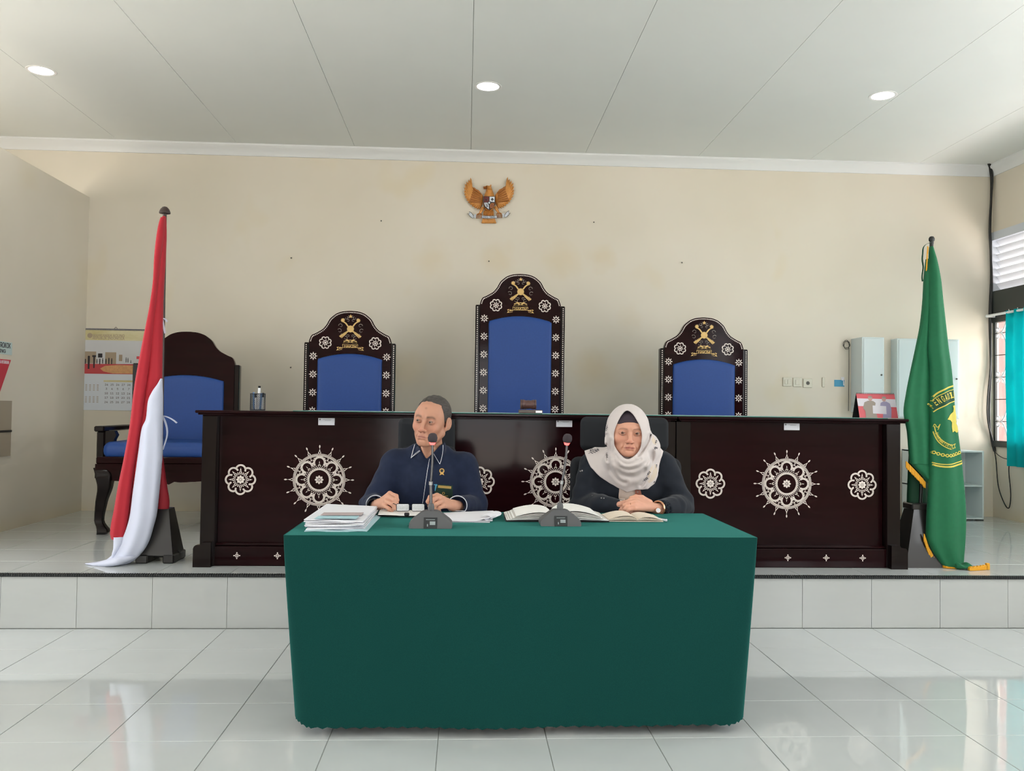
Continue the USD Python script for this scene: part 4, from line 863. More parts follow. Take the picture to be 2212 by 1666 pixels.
# ---------------------------------------------------------------- sculpting: signed distances and surface nets
def nets(f, lo, hi, h):
    lo, hi = np.array(lo, float), np.array(hi, float); n = np.ceil((hi-lo)/h).astype(int)+1
    ax = [lo[k]+h*np.arange(n[k]) for k in range(3)]
    G = np.stack(np.meshgrid(*ax, indexing='ij'), -1).astype(np.float32)
    F = f(G).astype(np.float32)
    for k in range(3):
        q = [slice(None)]*3
        for e in (0, -1): q[k] = e; F[tuple(q)] = np.maximum(F[tuple(q)], h*.3)
    S = F < 0
    cs = tuple(n-1); acc = np.zeros(cs+(3,), np.float32); cnt = np.zeros(cs, np.float32)
    off = [(i, j, k) for i in (0, 1) for j in (0, 1) for k in (0, 1)]
    sl = lambda o: tuple(slice(o[k], o[k]+n[k]-1) for k in range(3))
    for a in off:
        for k in range(3):
            if a[k]: continue
            b = list(a); b[k] = 1; Fa, Fb = F[sl(a)], F[sl(b)]; c = (Fa < 0) != (Fb < 0)
            t = np.where(c, Fa/np.where(c, Fa-Fb, 1), 0); p = np.array(a, np.float32)+np.zeros(cs+(3,), np.float32); p[..., k] += t
            acc += p*c[..., None]; cnt += c
    on = cnt > 0; idx = np.full(cs, -1); idx[on] = np.arange(on.sum())
    V = lo+h*(np.argwhere(on)+acc[on]/cnt[on][:, None]); Q = []
    for k in range(3):
        s0 = [slice(None)]*3; s1 = [slice(None)]*3; s0[k] = slice(0, n[k]-1); s1[k] = slice(1, n[k])
        a, b = [x for x in range(3) if x != k]
        for x in (a, b): s0[x] = slice(1, n[x]-1); s1[x] = slice(1, n[x]-1)
        A, B = S[tuple(s0)], S[tuple(s1)]; c = np.argwhere(A != B); up = A[tuple(c.T)]
        base = c.copy(); base[:, a] += 1; base[:, b] += 1
        def cell(da, db): q = base.copy(); q[:, a] += da; q[:, b] += db; return idx[tuple(q.T)]
        q = np.stack([cell(-1, -1), cell(0, -1), cell(0, 0), cell(-1, 0)], 1)
        flip = up if k != 1 else ~up
        Q.append(np.where(flip[:, None], q, q[:, ::-1]))
    Q = np.vstack(Q); return trimesh.Trimesh(V, np.vstack([Q[:, [0, 1, 2]], Q[:, [0, 2, 3]]]), process=False)
def ln(v): return np.sqrt((v*v).sum(-1))
def sph(P, c, r): return ln(P-np.array(c, np.float32))-r
def ell(P, c, r):
    q = (P-np.array(c, np.float32)); r = np.array(r, np.float32); k0 = ln(q/r); k1 = ln(q/(r*r)); return k0*(k0-1)/np.maximum(k1, 1e-6)
def cap(P, a, b, ra, rb=None):
    a, b = np.array(a, np.float32), np.array(b, np.float32); rb = ra if rb is None else rb; d = b-a
    t = np.clip(((P-a)@d)/max(float(d@d), 1e-12), 0, 1); return ln(P-a-t[..., None]*d)-(ra+(rb-ra)*t)
def smin(a, b, k):
    h = np.clip(.5+.5*(b-a)/k, 0, 1); return b+(a-b)*h-k*h*(1-h)
def smax(a, b, k): return -smin(-a, -b, k)
def chain(P, pts, rs, k=.01):
    d = None
    for i in range(len(pts)-1):
        c = cap(P, pts[i], pts[i+1], rs[i], rs[i+1]); d = c if d is None else smin(d, c, k)
    return d
def rotm(yaw, roll, pitch):
    a, b, c = map(math.radians, (yaw, roll, pitch))
    Rz = np.array([[math.cos(a), -math.sin(a), 0], [math.sin(a), math.cos(a), 0], [0, 0, 1]]); Ry = np.array([[math.cos(b), 0, math.sin(b)], [0, 1, 0], [-math.sin(b), 0, math.cos(b)]]); Rx = np.array([[1, 0, 0], [0, math.cos(c), -math.sin(c)], [0, math.sin(c), math.cos(c)]])
    return Ry@Rz@Rx
ES = .0325                                                     # half the distance between the eyes
def face_sdf(P, old=True, wide=1.):
    X = P.copy(); X[..., 0] = np.abs(P[..., 0])
    d = ell(X, (0, .016, .036), (.0765, .096, .084))
    d = smin(d, ell(X, (0, -.022, -.04), (.061*wide, .064, .074)), .03)
    d = smin(d, cap(X, (.052*wide, -.002, -.052), (.018, -.058, -.100), .022, .020), .025)
    d = smin(d, ell(X, (0, -.068, -.106), (.020, .017, .017)), .018)
    d = smin(d, ell(X, (.041*wide, -.058, -.032), (.024, .022, .022)), .02)
    d = smin(d, cap(X, (.014, -.084, .021), (.046, -.064, .021), .009, .005), .018)
    d = smin(d, ell(X, (.050*wide, -.042, .006), (.017, .026, .034)), .022)
    d = smin(d, ell(X, (0, -.060, .042), (.05, .024, .036)), .035)
    d = smax(d, -ell(X, (ES, -.100, -.002), (.021, .018, .0135)), .014)
    d = smin(d, ell(X, (ES, -.0765, -.001), (.0162, .0150, .0128)), .004)
    d = smax(d, -ell(X, (ES, -.0925, -.0018), (.0122, .012, .0023)), .0015)
    d = smax(d, -cap(X, (ES-.013, -.0925, .0058), (ES+.014, -.087, .0050), .0015), .003)        # upper lid crease
    if old: d = smax(d, -cap(X, (ES-.014, -.0905, -.014), (ES+.010, -.0865, -.018), .0022), .006)  # bags
    d = smin(d, cap(X, (0, -.085, .006), (0, -.1085, -.040), .0075, .0105), .011)
    d = smin(d, ell(X, (0, -.1075, -.0425), (.0115, .0105, .0095)), .006)
    d = smin(d, ell(X, (.0155, -.0950, -.045), (.0095, .0095, .0088)), .006)
    d = smax(d, -ell(X, (.0075, -.103, -.0535), (.0042, .005, .004)), .003)
    d = smin(d, ell(X, (0, -.077, -.074), (.034*wide, .0165, .022)), .016)
    d = smax(d, -cap(X, (0, -.0975, -.056), (0, -.0975, -.064), .0028), .004)
    d = smin(d, cap(X, (0, -.0905, -.0712), (.023, -.0815, -.0755), .0042, .0020), .005)
    d = smin(d, cap(X, (0, -.0893, -.0812), (.020, -.0815, -.0782), .0052, .0022), .006)
    d = smax(d, -cap(X, (0, -.0965, -.0760), (.025, -.0845, -.0776), .0017, .0010), .003)
    d = smax(d, -cap(X, (.019, -.092, -.042), (.034, -.074, -.080 if not old else -.090), .0015), .012)  # fold beside the mouth
    d = smax(d, -cap(X, (0, -.091, -.092), (.012, -.087, -.091), .003), .008)
    # ears
    q = X.copy(); q[..., 0] -= .35*np.maximum(X[..., 1]-.005, 0); e = ell(q, (.080, .014, -.003), (.0075, .020, .032)); e = smax(e, -ell(q, (.0885, .012, .001), (.006, .0135, .0225)), .003); e = smin(e, cap(q, (.083, .012, -.012), (.083, .020, .012), .0028), .003); e = smin(e, ell(X, (.077, .002, -.030), (.007, .009, .010)), .008)
    d = smin(d, e, .006)
    d = smin(d, cap(X, (0, .022, -.08), (0, .088, -.195), .050, .052), .025)
    d = smin(d, cap(X, (.0, -.016, -.125), (0, .03, -.19), .016, .014), .03)
    return d
def skin_tint(v, base, lip, brow, shade=1., brow_th=.0045, lipw=.021, grey=0.):
    """colours that belong to the skin itself: lips, eyebrows, cheeks, lids"""
    b = np.array(lin(base)); C = np.tile(b, (len(v), 1)); x, y, z = np.abs(v[:, 0]), v[:, 1], v[:, 2]
    def blend(m, col): C[:] = C*(1-m[:, None])+np.array(lin(col))*m[:, None]
    n = meshkit.fbm(v*55., 3)[:, None]; C *= .94+.12*n
    fr = y < -.045
    blend(np.exp(-((x-.045)/.022)**2-((z+.035)/.026)**2)*.30*fr, (206, 128, 108))
    blend(np.exp(-(x/.014)**2-((z+.044)/.014)**2)*.35*fr, (206, 124, 108))
    blend(np.clip(np.exp(-((x-ES)/.019)**2-((z+.002)/.010)**2)*.55, 0, 1)*fr, (150, 98, 80))
    ml = np.exp(-(np.maximum(x-lipw*.55, 0)/.006)**2-((z+.0765-.0025*(x < .006))/.0072)**4)*(y < -.075)
    blend(np.clip(ml*.75, 0, 1), lip)
    blend(np.exp(-((z+.0768)/.0016)**2)*np.clip((lipw+.004-x)/.006, 0, 1)*(y < -.07)*.75, (112, 66, 58))
    blend(np.exp(-((np.hypot((x-.0085)/1.3, (z+.0535)))/.0035)**2)*.7*(y < -.07), (104, 62, 54))
    blend(np.exp(-((z-.0028)/.0014)**2)*np.exp(-((x-ES)/.014)**4)*.7*fr, (70, 46, 40))
    zb = .0190+.004*np.clip((x-.012)/.02, 0, 1)-.010*np.clip((x-.036)/.02, 0, 1)**1.5
    mb = np.exp(-((z-zb)/brow_th)**2)*np.clip((x-.010)/.006, 0, 1)*np.clip((.056-x)/.010, 0, 1)*(y < -.03)
    blend(np.clip(mb*(.75+.5*(n[:, 0]-.5)), 0, 1)*.85, brow)
    return C
def place(m, R, o, s=(1, 1, 1)): return trimesh.Trimesh((m.vertices*np.asarray(s))@R.T+o, m.faces, process=False)
def eyes(par, R, o, s, gaze, iris=(62, 40, 30)):
    for sx in (-1, 1):
        c = np.array([sx*ES, -.0772, -.0012]); e = trimesh.creation.uv_sphere(.0132, count=[24, 32]); v = e.vertices.copy()
        g = np.array([gaze[0], -1, gaze[1]]); g /= np.linalg.norm(g); a = np.degrees(np.arccos(np.clip((v/.0132)@g, -1, 1)))
        col = np.where(a[:, None] < 13, np.array(lin((14, 10, 9))), np.where(a[:, None] < 34, np.array(lin(iris)), np.array(lin((150, 132, 120)))))
        m = place(trimesh.Trimesh(v+c, e.faces, process=False), R, o, s)
        obj('eyeball', m, 'eye', par, smooth=True, colors=col)
mat('skin', (200, 150, 128), rough=.55, spec=.35, attr='tint', sss=.08)
mat('eye', (220, 210, 200), rough=.35, spec=.3, attr='tint')
mat('hair_grey', (88, 82, 78), rough=.6, spec=.3, vary=((30, 30, 260), .5), col2=(46, 42, 40), bump=(300., .3, .002))
mat('shirt_navy', (30, 38, 60), rough=.85, spec=.2, sheen=.08, vary=(40., .12), bump=(900., .15, .0006))
mat('blazer_black', (30, 34, 42), rough=.85, spec=.2, sheen=.1, vary=(40., .1))
mat('trouser_black', (26, 26, 30), rough=.9)
mat('scarf_white', (204, 194, 191), rough=.85, sheen=.2)
mat('scarf_motif', (84, 80, 84), rough=.85); mat('scarf_beige', (206, 190, 172), rough=.85)
mat('under_scarf', (52, 40, 50), rough=.8)
mat('piping', (206, 208, 214), rough=.7); mat('badge_gold', (206, 164, 96), rough=.35, metal=.5); mat('patch_green', (24, 52, 40), rough=.8); mat('strip_gold', (176, 146, 78), rough=.6)
mat('blouse_beige', (196, 178, 166), rough=.8); mat('leather_brown', (146, 84, 64), rough=.5)
mat('chair_fabric', (24, 27, 32), rough=.9); mat('mesh_black', (18, 20, 22), rough=.7)
mat('silver', (196, 196, 198), rough=.25, metal=.9); mat('rose_gold', (214, 164, 130), rough=.25, metal=.8)
mat('red_lamp', (255, 40, 40), emit=((255, 74, 70), 8.)); mat('mic_foam', (58, 50, 54), rough=.95); mat('mic_grey', (84, 84, 86), rough=.5); mat('mic_panel', (26, 30, 34), rough=.35); mat('mic_lcd', (150, 158, 160), rough=.3); mat('steel_dark', (110, 108, 110), rough=.25, metal=.9)

def hits(uv, target, Yd):
    """points of the target surface that stand at pixels uv of the photograph (Yd: depth where the ray misses)"""
    d = FWD+RIGHT*((uv[:, :1]-1106)/FPX)-UP*((uv[:, 1:]-833)/FPX); d /= np.linalg.norm(d, axis=1, keepdims=True)
    out = EYE+d*(Yd/d[:, 1:2]); loc, ir, _ = target.ray.intersects_location(np.tile(EYE, (len(d), 1)), d, multiple_hits=False)
    out[ir] = loc; ok = np.zeros(len(d), bool); ok[ir] = True; return out, d, ok
def applique(polys, target, Yd, th=.0015, cell=4., off=0.):
    """thin piece of cloth, metal or print that lies on a modelled surface"""
    ms = []
    for g in polys:
        g = g if hasattr(g, 'geom_type') else Polygon(g)
        x0, y0, x1, y1 = g.bounds; pcs = []
        for a in np.arange(x0, x1, cell):
            for b in np.arange(y0, y1, cell):
                c = g.intersection(sbox(a, b, a+cell, b+cell))
                for h in getattr(c, 'geoms', [c]):
                    if h.geom_type == 'Polygon' and h.area > 1e-4: pcs.append(h)
        for h in pcs:
            v2, f2 = trimesh.creation.triangulate_polygon(h, engine='earcut'); n = len(v2)
            p, d, ok = hits(np.asarray(v2), target, Yd)
            if not ok.all(): continue
            F = f2.copy()
            a_, b_ = v2[f2[:, 1]]-v2[f2[:, 0]], v2[f2[:, 2]]-v2[f2[:, 0]]
            if (a_[:, 0]*b_[:, 1]-a_[:, 1]*b_[:, 0]).mean() > 0: F = F[:, ::-1]
            ms.append((np.vstack([p-d*(th+off), p-d*off+d*.0005]), np.vstack([F, F[:, ::-1]+n]), h, v2))
    out = []
    for V, F, h, v2 in ms:
        m = trimesh.Trimesh(V, F, process=False); n = len(v2)
        e = trimesh.Trimesh(np.column_stack([v2, np.zeros(n)]), F[:len(F)//2], process=False)
        es = e.edges[trimesh.grouping.group_rows(np.sort(e.edges, axis=1), require_count=1)]
        W_ = np.vstack([np.stack([es[:, 1], es[:, 0], es[:, 0]+n], 1), np.stack([es[:, 1], es[:, 0]+n, es[:, 1]+n], 1)])
        out.append(trimesh.Trimesh(V, np.vstack([F, W_]), process=False))
    return join(out)
def stroke(pts, w, smooth=True):
    p = np.array(pts, float)
    if smooth and len(p) > 2:
        s = np.r_[0, np.cumsum(np.hypot(*np.diff(p, axis=0).T))]; p = CubicSpline(s, p)(np.linspace(0, s[-1], 8*len(p)))
    return LineString(p).buffer(w/2, cap_style=2)
def finger(P, pts, r): return chain(P, pts, r, .004)
def hand_mesh(wrist, mcp, fingers, thumb, fore, scale=1., h=.0028):
    """wrist: point; mcp: four knuckles (index..little); fingers: per finger PIP, DIP, tip; thumb: CMC, MCP, IP, tip; fore: point up the forearm"""
    R0 = (.0088, .0092, .0087, .0078)
    def f(P):
        d = cap(P, fore, wrist, .036*scale, .027*scale)
        w0 = np.array(wrist)
        for k in range(4):
            d = smin(d, cap(P, w0+(np.array(mcp[k])-w0)*.12, mcp[k], .0165*scale, (.0125, .0128, .012, .0112)[k]*scale), .012)
        fs = None
        for k in range(4):
            r = R0[k]*scale; c = finger(P, [mcp[k]]+list(fingers[k]), [r*1.28, r*1.12, r, r*.86]); fs = c if fs is None else smin(fs, c, .0016)
        t = chain(P, thumb, [.0150*scale, .0118*scale, .0102*scale, .0085*scale], .005)
        return smin(smin(d, fs, .006), t, .004)
    pts = np.vstack([[wrist], mcp, np.vstack(fingers), thumb, [fore]]); return nets(f, pts.min(0)-.045, pts.max(0)+.045, h)
def union_skin(ms, base):
    out = None
    for m in ms:
        m = T(m); q = m3.Manifold(m3.Mesh(np.asarray(m.vertices, np.float32), np.asarray(m.faces, np.uint32)))
        out = q if out is None else out+q
    return T(out)
# ---------------------------------------------------------------- office chairs and the two people
def office_chair(label, px_back, Y, lower, upper):
    """lower, upper: (u0, v0, u1, v1) of the back rest and of the head rest in the photo"""
    x = pt(px_back, 1000, Y)[0]; t = thing('office_chair', label, 'office chair', (x, Y-.25, 0), group='office chairs at the front table')
    def pad(b, nm, yy, th, r):
        p0, p1 = pt(b[0], b[1], Y), pt(b[2], b[3], Y); m = rounded(p0[0]-x, yy, p1[2], p1[0]-x, yy+th, p0[2], r, 16)
        v = m.vertices; v[:, 1] += .9*(v[:, 0]**2)*-1; obj(nm, m, 'chair_fabric', t, smooth=60)
    pad(lower, 'back_rest', .20, .09, .043); pad(upper, 'head_rest', .23, .07, .034)
    obj('back_spine', [bevel(-.04, .27, .40, .04, .31, 1.0, .01), bevel(-.03, .0, .38, .03, .31, .41, .008)], 'mesh_black', t)
    obj('seat', rounded(-.25, -.25, .42, .25, .22, .50, .038, 14), 'chair_fabric', t, smooth=60)
    for s in (-1, 1): obj('armrest', [bevel(s*.28-.02, -.12, .42, s*.28+.02, -.08, .62, .006), rounded(s*.28-.035, -.2, .615, s*.28+.035, .06, .645, .014, 10)], 'mesh_black', t)
    obj('gas_lift', lathe([(.001, .06), (.028, .06), (.028, .25), (.018, .25), (.018, .42), (.001, .42)], 16), 'mesh_black', t)
    for k in range(5):
        a = k*2*PI/5+.3; obj('base_arm', bevel_bar((0, 0, .09), (.27*math.cos(a), .27*math.sin(a), .065), .022, .016), 'mesh_black', t)
        c = trimesh.creation.cylinder(.028, .04, sections=16); c.apply_transform(trimesh.transformations.rotation_matrix(PI/2, (0, 1, 0))); c.apply_transform(trimesh.transformations.rotation_matrix(a, (0, 0, 1))); c.apply_translation((.27*math.cos(a), .27*math.sin(a), .028)); obj('caster', c, 'mesh_black', t)
def bevel_bar(a, b, w0, w1):
    s = m3.Manifold.sphere(1, 8); return T(m3.Manifold.batch_hull([s.scale((w0,)*3).translate(tuple(a)), s.scale((w1,)*3).translate(tuple(b))]))
office_chair('black office chair behind the man with glasses', 925, 4.52, (866, 960, 984, 1098), (861, 903, 982, 985))
office_chair('black office chair with separate head rest behind the woman in the headscarf', 1345, 4.52, (1228, 985, 1462, 1110), (1252, 900, 1440, 975))

def limbs(P, hip, knee, ankle, k=.03):
    d = None
    for s in (0, 1):
        c = chain(P, [hip[s], knee[s], ankle[s]], [.085, .062, .045], .03); d = c if d is None else smin(d, c, k)
    return d
def seated_legs(par, cx, Yt, w, base, skirt=False):
    hip = [(cx-.10, Yt, .53), (cx+.10, Yt, .53)]; knee = [(cx-.13, Yt-.42, .52), (cx+.13, Yt-.42, .52)]; ank = [(cx-.13, Yt-.38, .09), (cx+.13, Yt-.38, .09)]
    f = lambda P: smin(limbs(P, hip, knee, ank, .10 if skirt else .03), ell(P, (cx, Yt+.02, .56), (w, .13, .10)), .05)
    m = nets(f, (cx-.3, Yt-.55, .02), (cx+.3, Yt+.2, .72), .011)
    obj('skirt' if skirt else 'trousers', m, 'trouser_black', par, smooth=True)
    for s in (-1, 1):
        g = lambda P: smax(smin(cap(P, (cx+s*.13, Yt-.37, .045), (cx+s*.13, Yt-.55, .035), .042, .036), cap(P, (cx+s*.13, Yt-.37, .05), (cx+s*.13, Yt-.37, .10), .04), .02), .004-P[..., 2], .003)
        obj('shoe', nets(g, (cx+s*.13-.07, Yt-.62, -.01), (cx+s*.13+.07, Yt-.28, .16), .008), 'mesh_black', par, smooth=True)
def px(u, v, Y): return tuple(pt(u, v, Y))
def noise3(P, s, seed=0): return meshkit.noise(P*s, seed).astype(np.float32)-.5

def PXY(P):                                                        # photo pixels of points, for outlines drawn on the cloth
    q = P-EYE.astype(np.float32); z = q@FWD.astype(np.float32); return 1106+FPX*(q@RIGHT.astype(np.float32))/z, 833-FPX*(q@UP.astype(np.float32))/z
def poly_sd(poly, u, v):
    p = np.array(poly, float); d = np.full(u.shape, 1e9, np.float32); inside = np.zeros(u.shape, bool)
    for k in range(len(p)):
        a, b = p[k], p[(k+1) % len(p)]; e = b-a; wu, wv = u-a[0], v-a[1]; t_ = np.clip((wu*e[0]+wv*e[1])/(e@e), 0, 1); d = np.minimum(d, (wu-t_*e[0])**2+(wv-t_*e[1])**2)
        c = ((a[1] > v) != (b[1] > v)) & (u < (b[0]-a[0])*(v-a[1])/(b[1]-a[1]+1e-9)+a[0]); inside ^= c
    return np.where(inside, -np.sqrt(d), np.sqrt(d))
# ---- the man
def man():
    t = thing('person', 'grey-haired man in a navy shirt sitting at the table behind a microphone, frowning aside', 'person')
    R = rotm(-21, 8, 3); o = pt(932.5, 909.5, 4.19)
    head = nets(lambda P: face_sdf(P, True, 1.06), (-.105, -.13, -.215), (.105, .155, .14), .0024)
    tint = skin_tint(head.vertices, (188, 138, 114), (170, 112, 100), (74, 56, 50), brow_th=.0056, lipw=.026)
    # small callus on the forehead
    dd = np.exp(-(((head.vertices-np.array([.0, -.092, .062]))/np.array([.006, .02, .005]))**2).sum(1)); tint = tint*(1-.35*dd[:, None])
    H = place(head, R, o)
    # hands and arms
    wr, fo = px(818, 1090, 3.985), px(800, 1098, 4.2)
    hr = hand_mesh(wr, [px(842, 1067, 3.915), px(838, 1073, 3.895), px(835, 1083, 3.885), px(831, 1093, 3.885)],
        [[px(856, 1072, 3.88), px(858, 1081, 3.87), px(856, 1087, 3.875)], [px(852, 1080, 3.855), px(857, 1090, 3.85), px(851, 1096, 3.865)], [px(848, 1090, 3.85), px(853, 1098, 3.85), px(846, 1102, 3.87)], [px(841, 1099, 3.86), px(846, 1103, 3.86), px(839, 1104, 3.88)]],
        [px(826, 1082, 3.96), px(843, 1080, 3.93), px(853, 1082, 3.90), px(858, 1088, 3.885)], fo, 1.0)
    wl, fl = px(977, 1092, 3.985), px(1015, 1100, 4.2)
    hl = hand_mesh(wl, [px(944, 1071, 3.905), px(950, 1074, 3.89), px(955, 1083, 3.88), px(959, 1093, 3.88)],
        [[px(929, 1074, 3.88), px(924, 1084, 3.87), px(928, 1090, 3.875)], [px(935, 1080, 3.855), px(930, 1091, 3.85), px(936, 1097, 3.865)], [px(941, 1090, 3.85), px(937, 1099, 3.85), px(943, 1102, 3.87)], [px(948, 1098, 3.86), px(944, 1103, 3.86), px(950, 1104, 3.88)]],
        [px(966, 1083, 3.955), px(946, 1082, 3.93), px(935, 1086, 3.90), px(927, 1093, 3.885)], fl, 1.0)
    sh = [px(856, 1004, 4.31), px(1000, 1008, 4.31)]; el = [px(806, 1092, 4.25), px(1026, 1094, 4.25)]
    core = nets(lambda P: smin(smin(smin(ell(P, px(928, 1070, 4.34), (.15, .10, .24)), cap(P, sh[0], sh[1], .045), .05), chain(P, [sh[0], el[0], fo], [.05, .04, .034]), .03), smin(chain(P, [sh[1], el[1], fl], [.05, .04, .034]), cap(P, o+R@np.array([0, .035, -.14]), px(930, 1010, 4.32), .05), .03), .03), (pt(760, 1000, 4.3)[0], 4.05, .55), (pt(1070, 1000, 4.3)[0], 4.5, 1.16), .009)
    parts = [H, hr, hl, core]
    body = union_skin(parts, t)
    from scipy.spatial import cKDTree
    tr = cKDTree(H.vertices); dd, ii = tr.query(body.vertices); base = np.array(lin((198, 148, 124)))
    C = np.where((dd < 1e-3)[:, None], tint[ii], base*(.93+.14*meshkit.fbm(body.vertices*50, 3)[:, None]))
    knn = np.vstack([hr.vertices, hl.vertices]); 
    obj('body', body, 'skin', t, smooth=True, colors=C)
    eyes(t, R, o, (1, 1, 1), (-.42, -.12))
    # hair: a swept cap with a receding line
    def hairf(P):
        L = (P-o)@R; ax = np.abs(L[..., 0])
        d = ell(L, (0, .019, .038), (.0815, .1005, .0875))-.0015*np.sin(L[..., 0]*260+L[..., 2]*90)*.5
        line = .078-.010*np.cos(L[..., 0]*60)-.45*np.clip(L[..., 1]+.045, 0, .1)+.0*ax          # hairline height falls towards the ears
        line = np.where(L[..., 1] > .03, -.052, line)
        line = np.where((ax > .055) & (L[..., 1] < .03), np.maximum(-.018-.9*(L[..., 1]-.0), -.05)+np.clip(-.020-L[..., 1], 0, .1)*4.2, line)
        d = smax(d, (line-L[..., 2])*.8, .006)
        return d-.0018*noise3(L*np.array([1, .35, 1.]), 210)
    lo, hi = o-np.array([.12, .14, .08]), o+np.array([.13, .15, .15])
    obj('hair', nets(hairf, lo, hi, .003), 'hair_grey', t, smooth=True)
    # shirt
    def shirt(P):
        d = ell(P, px(928, 1080, 4.34), (.185, .125, .27)); d = smin(d, ell(P, px(926, 1040, 4.31), (.17, .125, .14)), .04)
        d = smin(d, cap(P, sh[0], sh[1], .066), .06); d = smin(d, cap(P, px(905, 985, 4.31), px(950, 987, 4.31), .06), .04)
        d = smin(d, chain(P, [sh[0], el[0]], [.072, .060]), .035); d = smin(d, chain(P, [sh[1], el[1]], [.072, .060]), .035)
        d = smin(d, chain(P, [el[0], px(812, 1090, 4.0)], [.060, .040]), .02); d = smin(d, chain(P, [el[1], px(987, 1091, 4.0)], [.060, .042]), .02)
        for a, r in ((px(811, 1090, 3.995), .042), (px(988, 1092, 3.995), .044)): d = smax(d, -np.where(P[..., 1] < 4.04, cap(P, np.array(a)+[0, -.05, 0], np.array(a)+[0, .03, 0], r-.008, r-.010), 1), .002)
        w = .010*noise3(P*np.array([1, .6, .8]), 13)+.006*noise3(P, 28, 3)
        for a in (el[0], el[1]): w = w+.005*np.sin(((P-np.array(a, np.float32))@np.array([.5, .3, .8], np.float32))*85)*np.exp(-ln(P-np.array(a, np.float32))**2/.012)
        d = d+w; d = smax(d, 3.985-P[..., 1], .004)
        u, v_ = PXY(P)
        col = cap(P, px(929, 996, 4.30), o+R@np.array([0, .046, -.128]), .078, .068)
        d = smin(d, np.maximum(col, poly_sd([(893, 956), (902, 962), (915, 972), (925, 986), (940, 974), (951, 962), (958, 955), (985, 940), (990, 1020), (870, 1020), (870, 945)], u, v_)*.0022), .012)
        d = smax(d, -cap(P, o+R@np.array([0, .040, -.09]), px(929, 976, 4.335), .060, .050), .003)
        d = np.where(P[..., 1] < 4.29, smax(d, -poly_sd([(897, 950), (908, 969), (921, 992), (937, 976), (953, 955), (925, 930)], u, v_)*.0022, .003), d)
        return smax(d, .55-P[..., 2], .01)
    S = nets(shirt, (pt(755, 1000, 4.3)[0], 3.97, .53), (pt(1075, 1000, 4.3)[0], 4.56, 1.16), .0062)
    # cuffs rest on the table
    v = S.vertices; on = v[:, 1] < 4.02; v[on, 2] = np.maximum(v[on, 2], ZT+.002)
    obj('shirt', S, 'shirt_navy', t, smooth=True)
    navy = lambda nm, P, m='shirt_navy', th=.002, off=0., lab=None: obj(nm, applique(P, S, 4.2, th, 3.5, off), m, t, smooth=False, label=lab)
    collar = [Polygon([(896.5, 957), (907, 969), (918, 980), (906, 976), (888, 990), (892, 972)]), Polygon([(956.5, 957), (957, 972), (950, 1003), (936, 978), (947, 968)])]
    for c in collar: navy('collar', [c], th=.006)
    navy('collar_piping', [stroke([(897, 957), (892.5, 972), (888, 990)], 1.4), stroke([(888, 990), (897, 980), (907, 973)], .8), stroke([(889.5, 988), (898, 981.5), (907.5, 974.5)], .8), stroke([(957, 958), (956.5, 975), (950, 1003)], 1.4), stroke([(950, 1003), (943, 991), (936, 979)], 1.0)], 'piping', .0075)
    navy('placket', [Polygon([(927, 988), (938, 990), (922, 1098), (908, 1098)])], th=.0015)
    navy('placket_piping', [stroke([(928, 991), (922, 1025), (917, 1060), (912.5, 1090)], 1.2)], 'piping', .003)
    for c, r in (((811, 1090, 3.99), .042), ((988, 1092, 3.99), .044)):
        q = pt(*c); th = np.linspace(0, 2*PI, 40); obj('cuff_piping', tube(np.stack([q[0]+r*np.cos(th), np.full(40, 3.986), np.maximum(q[2]+r*np.sin(th), ZT+.004)], 1), .0022, 6), 'piping', t)
    navy('pocket', [Polygon([(939, 1046), (978, 1049), (978, 1086), (938, 1084)])], 'patch_green', .0012, lab='dark green embroidered pocket patch')
    navy('pocket_strip', [Polygon([(946.5, 1048.5), (975, 1051), (974.5, 1056.5), (946, 1054)])], 'strip_gold', .0035)
    navy('pocket_emblem', [Polygon(pol(3.2, np.arange(10)*PI/5)+(958, 1066)).difference(Polygon(pol(1.8, np.arange(10)*PI/5)+(958, 1066))), sbox(949, 1071, 968, 1072.5)], 'strip_gold', .0025)
    navy('pen', [Polygon([(940.5, 1046), (944, 1046.5), (940.5, 1061), (939, 1060)]), Polygon([(937, 1046.5), (945, 1047.5), (945, 1049), (937, 1048)])], 'card_blue', .004)
    navy('badge', [Polygon(pol(5.6, np.arange(20)*PI/10)+(954.5, 1017.5)).difference(Polygon(pol(3.3, np.arange(14)*PI/7)+(954.5, 1017))), Polygon([(952, 1021), (957, 1021), (959.5, 1027), (955.5, 1025), (954.5, 1025), (949.5, 1027)])], 'badge_gold', .005)
    navy('badge_center', [Polygon(pol(3.4, np.arange(14)*PI/7)+(954.5, 1017))], 'mic_panel', .0045)
    seated_legs(t, pt(928, 1000, 4.3)[0], 4.36, .19, None)
    # wristwatch strap
    q = pt(808, 1093, 3.975); th = np.linspace(0, 2*PI, 30); obj('watch_strap', tube(np.stack([q[0]+.031*np.cos(th), np.full(30, q[1])+.004*np.sin(th), np.maximum(q[2]+.031*np.sin(th), ZT+.003)], 1), .003, 6), 'mesh_black', t)
man()

